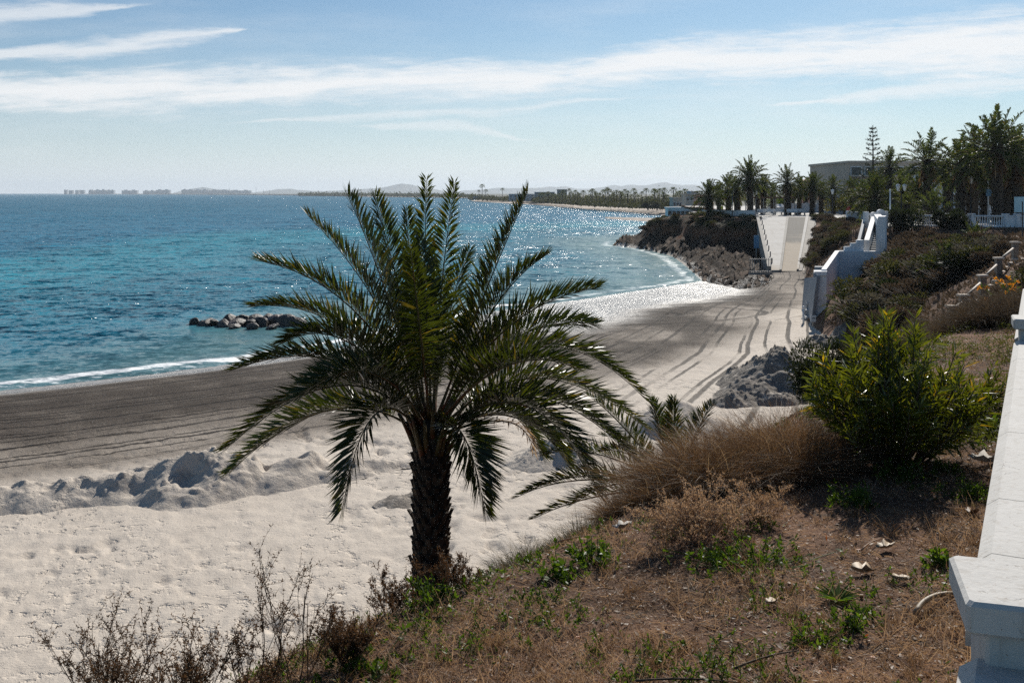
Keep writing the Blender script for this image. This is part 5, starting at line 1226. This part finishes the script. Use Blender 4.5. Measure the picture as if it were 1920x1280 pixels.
small_tree(1650, 330, 138, 3.0, M['bushgreen'], 'dull green tree hiding the left part of the beige building')
small_tree(1455, 358, 195, 2.6, M['bushgreen'], 'dull green tree behind the pergola')
small_tree(1905, 300, 128, 4.5, M['bushgreen'], 'broad leafy tree behind the palms at the right edge')
small_tree(1832, 318, 130, 4.0, M['darkleaf'], 'dark tree filling the gap behind the palm grove')
small_tree(1720, 340, 132, 2.6, M['darkleaf'], 'dark leafy tree in front of the beige building')

# ------------------------------------------------------------------ houses on the promenade
def house(name, px0, px1, ytop, d, depth, zb, mt, label, floors, cols, rz=0, win=(1.1,1.3), roof=None, parapet=True, cat='building', chim=0):
    a = pzat(px0, d, zb); W = (px1-px0)/F*d; H = EYE-(ytop-HY)*d/F-zb
    t = empty(name, a+[W/2, 0, 0], label, cat, None, rz)
    w = MB().box((0,depth/2,H/2-.3), (W,depth,H+.6)).build('wall', mt, t)
    if roof == 'gable':
        MB().prism([(-W/2-.3,-.4,H),(W/2+.3,-.4,H),(0,-.4,H+W*.22)], (0,depth+.8,0)).build('roof', M['roof'], t)
    elif parapet: MB().box((0,depth/2,H+.2), (W+.5,depth+.5,.4)).build('roof', mt, t)
    for k in range(chim): MB().box((W*(.1+.3*k),depth*.4,H+.9), (.7,.7,1.4)).build('chimney', mt, t)
    fh = H/floors
    for f in range(floors):
        for c in range(cols):
            x = -W/2+W*(c+.5)/cols; z = fh*(f+.5)
            fr = MB().box((x,-.03,z), (win[0]+.24,.10,win[1]+.24)).build('window', M['whitefar'], t); MB().box((x,-.10,z), (win[0],.06,win[1])).build('pane', M['dark_win'], fr)
    return t
bb = house('beige_building', 1592, 1775, 306, 168, 22, 5.5, M['stone'], 'long flat-roofed beige building rising behind the palms', 3, 7, 0, (1.6,1.5), chim=1)
MB().box((0,-1.0,EYE+ (HY-330)*168/F-5.5), (16.6,2.0,.25)).build('balcony_slab', M['stone'], bb)
pk = house('pink_house', 1538, 1606, 338, 185, 12, 5.5, M['pink'], 'pink house with a gabled end behind the plaza', 2, 3, 0, (1.0,1.2), 'gable')
house('white_house', 1765, 1850, 332, 150, 10, 5.5, M['whitefar'], 'pale house hidden behind the palm grove', 2, 4, 0, (1.0,1.2))
house('grey_house', 1604, 1650, 352, 160, 8, 5.5, M['grey_wall'], 'grey house corner under the broad low palm', 2, 2, 0, (.9,1.2))

# ------------------------------------------------------------------ lamps, poles, boards, people
def lamp(px, ytop, d, lab, heads=1, zb=None):
    g = zb if zb is not None else (5.62 if d > 140 else 5.9); x = (px-960)/F*d; H = EYE-(ytop-HY)*d/F-g
    t = empty('street_lamp', (x, d, g), lab, 'street lamp', 'lamp posts on the promenade')
    MB().lathe([(.14,-.1),(.14,.5),(.07,.7),(.055,H-.75)], (0,0,0), 8).build('pole', M['darkmetal'], t)
    for k in range(heads):
        x2 = (k-(heads-1)/2)*.7
        if heads > 1: MB().tube([(0,0,H-.8),(x2,0,H-.72)], .04, 5).build('arm', M['darkmetal'], t)
        l = MB().lathe([(.10,H-.72),(.21,H-.25),(.21,H-.22)], (x2,0,0), 6, 0, False).build('lantern', M['glasslamp'], t); MB().lathe([(.26,H-.21),(.20,H-.10),(.05,H)], (x2,0,0), 6, 0, False).build('lamp_cap', M['whitemetal'], l)
for px, yt, d, n, lab in [(1418,356,150,1,'white lantern lamp left of the pergola'),(1561,355,142,1,'white lantern lamp before the pink house'),(1603,354,140,1,'white lantern lamp left of the broad low palm'),(1690,345,104,2,'lamp with two lanterns left of the dark bush'),
  (1786,322,100,1,'tall white lantern lamp left of the grove trunks'),(1820,331,98,1,'white lantern lamp before the trunks of the grove'),(1799,343,112,1,'smaller white lantern lamp behind the grove edge')]: lamp(px, yt, d, lab, n)
for px, yt, d, mt, lab in [(1669,357,86.5,'whitemetal','plain pale pole standing right of the stair head'),(1373,362,148,'metal','thin grey pole between the left plaza palms'),(1853,315,100,'whitemetal','pale pole with a small sign among the grove trunks')]:
    q = pzat(px, d, 5.6 if d > 140 else 6.); H = EYE-(yt-HY)*d/F-q[2]; t = empty('pole', q, lab, 'pole'); MB().tube([(0,0,-.2),(0,0,H)], [.08,.06], 8).build('shaft', M[mt], t); MB().lathe([(.09,0),(.09,.06),(.02,.1)], (0,0,H), 8).build('pole_cap', M[mt], t)
    if 'sign' in lab: MB().bbox((0,-.1,H*.55), (.55,.05,.7), 0, .01).build('panel', M['blue'], t)
q = pzat(1912, 86, 6.15); t = empty('notice_board', q, 'big pale blue board at the right edge above the balustrade', 'board'); MB().bbox((0,0,1.85), (.95,.06,1.35), 0, .02).build('panel', M['paleblue'], t); MB().box((-.4,.05,.9), (.07,.07,1.9)).build('post', M['metal'], t); MB().box((.4,.05,.9), (.07,.07,1.9)).build('post', M['metal'], t)
q = pzat(1550, 160, 5.62); t = empty('road_sign', q, 'round blue road sign on a post before the pink house', 'sign'); MB().tube([(0,0,0),(0,0,2.3)], .05, 6).build('post', M['metal'], t); MB().tube([(0,-.08,2.4),(0,-.14,2.4)], .42, 14).build('disc', M['blue'], t)

def person(px, d, g, top, trou, lab, rz=0, walk=.12):
    t = empty('person', pzat(px, d, g), lab, 'person', None, rz)
    me = bpy.data.meshes.new('body')
    v = [(0,0,.92),(0,0,1.15),(0,0,1.40),(0,0,1.50),(0,-.01,1.60),(0,0,1.72),(-.19,0,1.40),(-.25,.02,1.12),(-.24,-.12,.90),(.19,0,1.40),(.25,-.02,1.12),(.24,.12,.90),(-.10,0,.88),(-.10,-walk*.5,.48),(-.10,-walk*.3,.07),(.10,0,.88),(.10,walk*.5,.48),(.10,walk,.07),(-.10,-walk*.3-.14,.03),(.10,walk-.14,.03)]
    e = [(0,1),(1,2),(2,3),(3,4),(4,5),(2,6),(6,7),(7,8),(2,9),(9,10),(10,11),(0,12),(12,13),(13,14),(0,15),(15,16),(16,17),(14,18),(17,19)]
    r = [.14,.13,.14,.06,.095,.07,.06,.045,.035,.06,.045,.035,.085,.06,.045,.085,.06,.045,.035,.035]
    me.from_pydata(v, e, []); me.materials.append(M['skin']); o = link('body', me, t)
    sm = o.modifiers.new('skin', 'SKIN'); 
    for i, q in enumerate(me.skin_vertices[0].data if me.skin_vertices else []): q.radius = (r[i], r[i]*.85)
    if not me.skin_vertices:
        pass
    o.modifiers.new('sub', 'SUBSURF').levels = 1
    b = MB(); b.tube([(0,0,.90),(0,0,1.12),(0,0,1.36),(0,0,1.46)], [.175,.165,.18,.08], 10); b.tube([v[6],v[7]], [.085,.07], 7); b.tube([v[9],v[10]], [.085,.07], 7); b.tube([(-.19,0,1.40),(.19,0,1.40)], .09, 8); b.build('shirt', M[top], t)
    b = MB(); b.tube([(0,0,.80),(0,0,.96)], [.17,.17], 10); b.tube([v[12],v[13],v[14]], [.11,.08,.065], 8); b.tube([v[15],v[16],v[17]], [.11,.08,.065], 8); b.build('trousers', M[trou], t)
    b = MB(); b.lathe([(.10,1.62),(.115,1.70),(.10,1.77),(.03,1.81)], (0,.02,0), 10); b.build('hair', M['hair'], t)
person(1590, 140, 5.65, 'red', 'black', 'person in a dark red top standing before the white wall')
person(1629.5, 132, 5.7, 'black', 'jeans', 'person in dark clothes above the stair head', .6)
person(1354, 157, 5.5, 'hivis', 'jeans', 'person in a yellow vest between the leftmost palms', 1.2)
def car(px, d, g, mt, lab, rz=0):
    t = empty('parked_car', pzat(px, d, g), lab, 'car', None, rz)
    prof = [(-2.05,.28),(2.0,.28),(2.1,.55),(2.0,.85),(1.15,.95),(.45,1.42),(-1.05,1.45),(-1.75,.98),(-2.1,.9)]
    MB().prism([(x,-.85,z) for x, z in prof], (0,1.7,0)).build('body', mt, t)
    for s in (-.865,.855): MB().prism([(1.0,s,.97),(.42,s,1.34),(-1.0,s,1.36),(-1.5,s,.98)], (0,.01,0)).build('window', M['dark_win'], t)
    for x in (-1.3,1.3):
        for y in (-.75,.75):
            w = MB().tube([(x,y-.1,.31),(x,y+.1,.31)], .31, 14).build('wheel', M['rubber'], t); MB().tube([(x,y-.115,.31),(x,y+.115,.31)], .17, 10).build('rim', M['whitemetal'], w)
    for y in (-.6,.6): MB().box((2.05,y,.66), (.12,.3,.14)).build('headlight', M['glasslamp'], t)
car(1453, 176, 5.62, M['whitefar'], 'white car parked behind the pergola', 1.9)
def lounger(px, d, lab):
    t = empty('bench', pzat(px, d, 5.62), lab, 'bench', 'benches on the plaza'); MB().bbox((0,0,.45), (1.7,.5,.08)).build('seat', M['whitefar'], t); MB().bbox((0,.25,.75), (1.7,.07,.45)).build('backrest', M['whitefar'], t)
    for x in (-.7,.7): MB().box((x,0,.2), (.12,.45,.42)).build('leg', M['metal'], t)
for k, (px, d) in enumerate([(1424,150),(1441,151),(1462,152),(1474,153),(1486,151),(1500,152)]): lounger(px, d, 'low pale bench in the row on the plaza above the ramp')
# ------------------------------------------------------------------ boulders, scrub on the cliffs, far coast
def rock_mesh(seed, flat=.7):
    import bmesh
    bm = bmesh.new(); bmesh.ops.create_icosphere(bm, subdivisions=3, radius=1)
    co = np.array([v.co for v in bm.verts])
    r = np.random.default_rng(seed)
    for _ in range(9):
        n = unit(r.normal(size=3)); d = .55+.35*r.random(); s = co@n; co = co-np.clip(s-d, 0, None)[:,None]*n*.9
    co = co*(1+.10*fbm(co[:,0]*2+seed, co[:,1]*2+co[:,2]*1.7, .9, 3, seed))[:,None]*[1.,.8,flat]
    for v, q in zip(bm.verts, co): v.co = q
    me = bpy.data.meshes.new('boulder'); bm.to_mesh(me); bm.free(); me.materials.append(M['boulder']); return me
M['boulder'] = mottled('boulder', (.024,.016,.011), (.105,.072,.049), 1.1, .85, .9, .08, c3=(.19,.13,.09), s3=.9, fine=7, spec=.05)
M['wet_boulder'] = mottled('wet_boulder', (.03,.025,.022), (.10,.082,.068), 1.3, .5, .9, .08, c3=(.16,.12,.10), s3=.9, fine=7, spec=.3)
WROCKS = []
ROCKS = [rock_mesh(k) for k in range(6)]
for k in range(6):
    me = rock_mesh(20+k, .85); me.materials[0] = M['wet_boulder']; WROCKS.append(me)
gr = [(1362,600,.5),(1376,602,.45),(1388,600,.65),(1372+34,600,.6),(1420,603,.6),(1432,598,.8),(1446,601,.75),(1458,597,.85),(1470,602,.7),(1480,596,.9),(1492,601,.85),(1502,596,.8),(1514,601,.9),(1525,598,.8),(1536,602,.85),(1548,598,.7),(1558,602,.6),(1440,606,.45),(1475,607,.5),(1512,607,.45)]
for px, py, r in gr:
    q = atz(px-1000, py+9, 0.); o = link('boulder', WROCKS[random.randrange(6)], None, (q[0], q[1]+random.uniform(-.3,.6), .10), random.uniform(0,6.28), (r*random.uniform(.8,1.3),r*random.uniform(.7,1.1),r*random.uniform(.45,.9)))
    o.rotation_euler.x = random.uniform(-.4,.4); o.rotation_euler.y = random.uniform(-.4,.4)
    tag(o, 'dark wet boulder in the low rock groyne left of the big palm', 'rock', 'boulders of the low groyne')
n = 0; rr = random.Random(5)
while n < 250:
    x, y = rr.uniform(17, 28), rr.uniform(84, 176)
    if not inside(np.array([x]), np.array([y]), HEAD)[0]: continue
    a = height(np.array([x]), np.array([y]), True); th = float(a['th'][0]); z = float(a['z'][0])
    if a['kind'][0] != 3 or th > .5 or rr.random() < th*1.2: continue
    s = rr.uniform(.22, .62)*(1+.5*(y > 130)); o = link('boulder', ROCKS[rr.randrange(6)], None, (x, y, z), rr.uniform(.9, 1.5), (s*2.1, s*.6, s*.6))
    o.rotation_euler.x = rr.uniform(-.2,.2); o.rotation_euler.y = rr.uniform(-.55,-.1)
    tag(o, 'jagged grey brown rock on the slope below the headland and ramp', 'rock', 'rocks below the headland'); n += 1

SCRUB = [blob_mesh('scrub', 2600, M[m], l, 300+k, flat=.75, lump=7) for k, (m, l) in enumerate([('scrub1',.15),('scrub2',.16),('scrub1',.13),('scrub3',.15),('scrub2',.13),('darkleaf',.15)])]
EXTRA = MB()
def hides(x, y, z, h):
    "keeps the stairs, the balustrade and the little signs in sight"
    px = 960+F*x/y; py = HY+F*(EYE-z-h)/y; w = 30+F*.8/y
    if 58 < y < 86 and 1495 < px < 1668: return True
    w = F*1.5*h/y
    if y < 62 and px-w < 1557 and px+w > 1465 and py < 628: return True
    if y < 84 and 1545 < px < 1680 and py < np.interp(px, [1545,1575,1640,1680], [600,522,492,470]): return True
    if y < 86 and px >= 1660 and py < np.interp(px, [1660,1700,1765,1800,1930], [424,428,428,434,436]): return True
    if 30 < y < 48 and px > 1740 and py < np.interp(px, [1740,1785,1910], [650,588,470]): return True
    return False
def scrubs(n, nmax, x0, x1, y0, y1, cond, smin, smax, label, group, pick, seed, zoff=-.1):
    r = random.Random(seed); got = []; tries = 0
    while len(got) < n and tries < 60:
        tries += 1; m = 400; X = np.array([r.uniform(x0, x1) for _ in range(m)]); Y = np.array([r.uniform(y0, y1) for _ in range(m)])
        a = height(X, Y, True); ok = cond(a, X, Y)
        for x, y, z in zip(X[ok], Y[ok], a['z'][ok]):
            s = r.uniform(smin, smax)
            if len(got) < n and not hides(x, y, z, s*.95): got.append((x, y, z+zoff, r.uniform(0, 6.28), s*r.uniform(.9,1.4), s*r.uniform(.9,1.4), s*r.uniform(.7,1.0), r.choice(pick)))
    got.sort(key=lambda q: q[1]/q[4])
    for i, (x, y, z, rz, sx, sy, sz, k) in enumerate(got):
        if i < nmax: tag(link('scrub_bush', SCRUB[k], None, (x, y, z), rz, (sx, sy, sz)), label, 'bush', group)
        else:
            me = SCRUB[1]; v = np.empty(len(me.vertices)*3, np.float32); me.vertices.foreach_get('co', v); v = v.reshape(-1, 3)[:2600*4]*[sx, sy, sz]
            EXTRA.quads((np.c_[v[:,0]*math.cos(rz)-v[:,1]*math.sin(rz), v[:,0]*math.sin(rz)+v[:,1]*math.cos(rz), v[:,2]]+[x, y, z]).reshape(-1, 4, 3))
scrubs(230, 120, 16, 46, 47, 84, lambda a, X, Y: (a['kind'] == 2) & (a['t'] > .02) & (a['t'] < .97) & (Y > 46), .7, 1.5, 'grey-brown or dull green scrub bush on the cliff below the balustrade', 'scrub on the cliff below the balustrade', [0,1,2,3,4,0,1,4,5], 21)
scrubs(130, 60, 22, 44, 70, 138, lambda a, X, Y: (a['kind'] == 2) & (a['t'] > .12) & (a['t'] < .82) & (X < .33*Y+1.2) & (Y > 66), .5, 1.0, 'low scrub bush on the bank between the ramp and the white stairs', 'scrub on the bank beside the ramp', [0,1,2,4,1,3], 22)
scrubs(90, 50, 22, 36, 118, 184, lambda a, X, Y: (a['kind'] == 3) & (a['th'] > .6), .5, 1.0, 'dark wind-clipped shrub on top of the headland', 'shrubs on the headland', [0,5,4,2,0], 23)
scrubs(60, 40, 8, 30, 20, 50, lambda a, X, Y: (a['kind'] == 2) & (a['t'] > .08) & (a['t'] < .9), .45, .9, 'scrub bush on the bank behind the oleander', 'scrub behind the oleander', [0,1,2,4,5], 24)
scrubs(22, 22, -6, 6, 9, 17, lambda a, X, Y: (a['kind'] == 2) & (a['t'] > .05) & (a['t'] < .55), .22, .42, 'low scrub bush on the slope under the big palm', 'scrub under the big palm', [1,3,4], 25)
struct(EXTRA.build('scrub_thicket', M['scrub2']), 'brown scrub filling the gaps between the bushes on the cliff', 'scrub', 'stuff')
for px, py, d, s, lab in [(1828,455,64,1.5,'glossy low palm among the scrub under the balustrade'),(1775,530,52,1.5,'spiky green palm clump low on the scrub slope'),(1580,590,57,1.1,'dark palm clump at the foot of the white stairs')]:
    q = P(px, py, d); z = hgt(q[0], d); t = empty('fan_palm', (q[0], d, z), lab, 'palm tree', None, 0, s*.52); link('crown', CROWNS[4], t, (0,0,.4)); MB().lathe([(.3,-.4),(.3,.5)], seg=8).build('trunk', M['trunk_far'], t)
def flowers(px, py, d, n, lab):
    q = P(px, py, d); z = max(hgt(q[0], d), q[2]-.5); b = MB()
    for _ in range(n):
        e = rng.normal(size=3)*[.30,.22,.10]+[0,0,.42]; b.tube([(0,0,-.1), e*[.5,.5,.6], e], [.012,.01,.006], 4, 1)
        b.quads(blades(np.repeat([e], 7, 0), rdir(7, .5), .10, .06), 0); k = rng.random(8)[:,None]; b.quads(blades(e*k, rdir(8, .5), .2, .05), 1)
    tag(b.build('flowering_plant', [M['flower'], M['bushgreen']], None, (q[0], d, z)), lab, 'plant')
flowers(1898, 530, 26, 10, 'plant with orange-yellow flowers on the red bank at the right edge'); flowers(1862, 545, 24, 5, 'smaller yellow flowering plant left of the orange one')
# low scrub cover between the bushes
m = 60000; X = rng.uniform(15, 46, m); Y = rng.uniform(22, 138, m); a = height(X, Y, True); ok = (a['kind'] == 2) & (a['t'] > .05) & (a['t'] < .985) & (fbm(X, Y, 4, 3, 401) > -.25) & (X < .56*Y); X, Y, Z = X[ok], Y[ok], a['z'][ok]; m = len(X)
b = MB(); d = rdir(m, 1.); b.quads(blades(np.c_[X, Y, Z], d, .18+.22*rng.random(m), .07+.06*rng.random(m)))
struct(b.build('low_scrub', M['scrub2']), 'low brown scrub cover on the cliff and banks', 'ground cover', 'stuff')
m = 26000; X = rng.uniform(28, 46, m); Y = rng.uniform(96, 139, m); a = height(X, Y, True); ok = (a['kind'] == 2) & (a['t'] > .62); X, Y, Z = X[ok], Y[ok], a['z'][ok]; m = len(X)
b = MB(); b.quads(blades(np.c_[X, Y, Z], rdir(m, 1.2), .10+.12*rng.random(m), .06)); struct(b.build('grass', M['bushgreen']), 'green grass on the crest of the bank beside the ramp', 'grass', 'stuff')

# ------------------------------------------------------------------ the far shore
def palm_one(seed, h=7.5):
    global rng; keep = rng; rng = np.random.default_rng(seed); b = MB(); b.tube([(0,0,-.5),(.1,0,h*.5),(0,0,h)], [.3,.22,.25], 6, 1)
    for k in range(26):
        az = k*2.4; el = R(75-95*(k/26)); d = np.array([math.cos(az)*math.cos(el), math.sin(az)*math.cos(el), math.sin(el)]); cur = qbez((0,0,h), d*1.6+[0,0,h], d*2.4+[0,0,h-.7], 5)
        b.quads(frond_geo(cur, 7, .8, .22)[0])
    rng = keep; return b.mesh('palm_tree', [M['frond_far'], M['trunk_far']])
FP = [palm_one(k, 6.8+k) for k in range(4)]
r = random.Random(9)
fps = [(px+r.uniform(-2,2), 640+ (1010-px)*.9) for px in np.linspace(1012, 1288, 62)]
for px, d in fps:
    d = max(d, 400); sc = r.uniform(.55,.85)
    tag(link('palm_tree', FP[r.randrange(4)], None, pzat(px, d, 2.6), r.uniform(0,6), sc), 'small distant palm in the long row behind the far beach', 'palm tree', 'palms behind the far beach')
for px, d, h in [(898,1080,1.0),(904,1085,1.5),(911,1085,1.2),(942,1060,1.1),(648,2500,1.2),(664,2500,1.0),(671,2480,1.5),(676,2480,1.3),(690,2450,1.),(702,2440,1.2),(716,2430,1.),(612,2600,1.3),(624,2600,1.)]:
    o = link('palm_tree', FP[r.randrange(4)], None, pzat(px, d, 3.), r.uniform(0,6), h); tag(o, 'tiny palm on the far point behind the big palm crown' if px > 850 else 'tiny palm on the far low coast left of the big palm', 'palm tree', 'palms on the far point' if px > 850 else 'palms on the far low coast')
def wood_strip(name, pxs, ds, h, n, seed, lab):
    g = np.random.default_rng(seed); t = g.random(n); px = pxs[0]+(pxs[1]-pxs[0])*t; d = np.interp(t, np.linspace(0, 1, len(ds)), ds)+g.random(n)*60
    X = (px-960)/F*d; Z = 2.4+np.abs(g.normal(size=n))*h*.5*(1+.6*fbm(px, px*0, 14, 3, seed)); sc = d/620
    b = MB(); b.quads(blades(np.c_[X, d, Z], rdir(n, .3), 1.3*sc, .8*sc)); struct(b.build(name, M['scrub1']), lab, 'scrub', 'stuff')
wood_strip('dune_scrub', (1000,1292), [760,520,430,380], 1.9, 9000, 1, 'dark scrub on the dunes behind the far beach')
wood_strip('coastal_wood', (560,890), [3000,2300,1500], 4.5, 5000, 2, 'low dark vegetation along the far coast')
wood_strip('coastal_wood', (880,1010), [1060,800], 2.2, 3000, 4, 'dark planting on the far point beside the houses')
wood_strip('far_wood', (1000,1330), [820,640,520,440], 4.2, 12000, 7, 'dark trees and roofs in a hazy mass behind the far beach palms')
wood_strip('park_trees', (1640,2900), [205,260], 6.5, 9000, 9, 'dark green mass of park trees far behind the palm grove')
small = [(1215,372,420,3.4),(1232,374,415,3.2),(1251,375,420,3.)]
for px, yt, d, rad in small:
    x = (px-960)/F*d; zt = EYE-(yt-HY)*d/F; t = empty('round_tree', (x, d, 2.2), 'round brown-green tree at the end of the far beach', 'tree', 'round trees at the end of the far beach'); MB().tube([(0,0,-.5),(0,0,2.)], [.3,.2], 6).build('trunk', M['trunk_far'], t); link('crown', blob_mesh('crown', 1500, M['scrub1'], .3, int(px), lump=8), t, (0,0,1.), 0, (rad,rad,rad*.75))
house('hotel', 1003, 1040, 361, 800, 20, 2.8, M['grey_wall'], 'wide low grey hotel behind the far beach palms', 3, 8, 0, (1.3,1.4))
house('hotel_tower', 1046, 1063, 356, 790, 16, 2.8, M['grey_wall'], 'taller grey hotel block at the right end of the low hotel', 4, 4, 0, (1.2,1.4))
house('far_villa', 954, 1002, 364.5, 830, 16, 2.8, M['slate'], 'pale flat building left of the hotel, behind the palm frond', 2, 6, 0, (1.3,1.4))
house('far_house', 888, 906, 368.5, 1040, 10, 2.4, M['grey_wall'], 'dark little house at the tip of the far point', 1, 3, 0, (1.5,1.6))
house('far_house', 908, 928, 368, 1035, 10, 2.4, M['slate'], 'grey low house second from the tip of the far point', 1, 3, 0, (1.5,1.6))
house('far_house', 930, 951, 369.5, 1020, 10, 2.4, M['stone'], 'brownish low house third from the tip of the far point', 1, 3, 0, (1.5,1.6))
house('far_house', 1286, 1300, 366, 330, 8, 3.2, M['cream'], 'cream house with pale corner on the near end of the far town', 2, 2, 0, (.8,1.))
house('far_house', 1296, 1310, 360.5, 345, 8, 3.2, M['slate'], 'tallest grey-blue house of the far town', 3, 2, 0, (.8,1.))
house('far_house', 1308, 1324, 367, 335, 8, 3.2, M['pink'], 'pinkish house of the far town beside the leftmost palm', 2, 3, 0, (.8,1.))
house('far_house', 1262, 1284, 372, 360, 8, 3.0, M['stone'], 'low stone-coloured house left of the cream one in the far town', 1, 4, 0, (.8,1.))
house('beach_hut', 1252, 1292, 391, 300, 5, 1.6, M['whitefar'], 'low white and blue beach hut on the sand spit', 1, 5, 0, (1.0,1.3))
sky = [(120,125,356,'first'),(129,136,357,'second'),(141,147,356.6,'third'),(150,157,356.6,'fourth')]
for i, (x0, x1, yt, w) in enumerate(sky): house('tower_block', x0, x1, yt, 7000, 26, -1, M['slate'], w+' from the left of four slim tower blocks on the horizon', 3, 2, 0, (5,4))
for i, (x0, x1, yt, lab) in enumerate([(166,174,357,'single square block right of the four slim towers on the horizon'),(177,198,356.6,'broad block in the middle of the skyline gap'),(200,213,357,'low block before the wide gap of the skyline'),(228,257,357.4,'wide pale block alone after the gap of the skyline'),(268,290,358,'low wide block behind the left end of the breakwater'),(292,318,356.4,'arched-looking block above the breakwater'),(340,362,356,'left block of the long terrace on the horizon'),(364,390,356.4,'second block of the long terrace on the horizon'),(392,430,357,'widest block of the long terrace on the horizon'),(432,470,357.6,'right end block of the long terrace on the horizon')]):
    t = house('apartment_block', x0, x1, yt, 7000+i*15, 30, -1, M['slate'], lab, 2, 3, 0, (8,5)); W = (x1-x0)/F*7000
    for k in range(2): MB().box((W*(-.25+.5*k),10,(EYE-(yt-HY)*7000/F)+4), (W*.2,12,6)).build('roof_house', M['slate'], t)
b = MB(); a = pzat(243,6000,0); 
V = []; 
for i, px in enumerate(np.linspace(243, 640, 60)):
    d = 6000-3300*((px-243)/397)**1.3; x = (px-960)/F*d; hh = 3.2+1.2*float(fbm(np.array([px]), np.array([0.]), 12, 3, 6)[0])
    V += [[x, d-14, -1], [x, d-5, hh], [x, d+5, hh], [x, d+14, -1]]
b.add(V, [[i*4+k, i*4+k+1, i*4+k+5, i*4+k+4] for i in range(59) for k in range(3)])
tag(b.build('breakwater', M['wet_boulder']), 'long dark breakwater lying along the horizon left of the palm', 'breakwater')
for px, h in [(430,40),(437,30),(480,45),(494,30),(505,28)]:
    o = MB().tube([(0,0,0),(0,0,h)], [1.3,.7], 6).lathe([(.5,0),(2.,.6),(.5,1.4)], (0,0,h*.8), 6).build('mast', M['slate'], None, pzat(px, 5600, 0)); tag(o, 'faint boat mast standing over the far breakwater', 'mast', 'masts over the breakwater')

# ------------------------------------------------------------------ the air
hz = bpy.data.materials.new('air'); hz.use_nodes = True; nt = NT(hz.node_tree); nt.n.clear()
out = nt.new('ShaderNodeOutputMaterial'); pv = nt.new('ShaderNodeVolumePrincipled'); nt.l.new(pv.outputs[0], out.inputs['Volume'])
pv.inputs['Color'].default_value = (.80, .90, 1., 1); pv.inputs['Density'].default_value = HAZE; pv.inputs['Anisotropy'].default_value = .2
hb = MB().box((1500, 6500, 78), (17000, 17000, 164)).build('haze', hz); hz.cycles.volume_sampling = 'DISTANCE'; hb['kind'] = 'stuff'; hb['label'] = 'thin pale sea haze over the bay'; hb['category'] = 'haze'
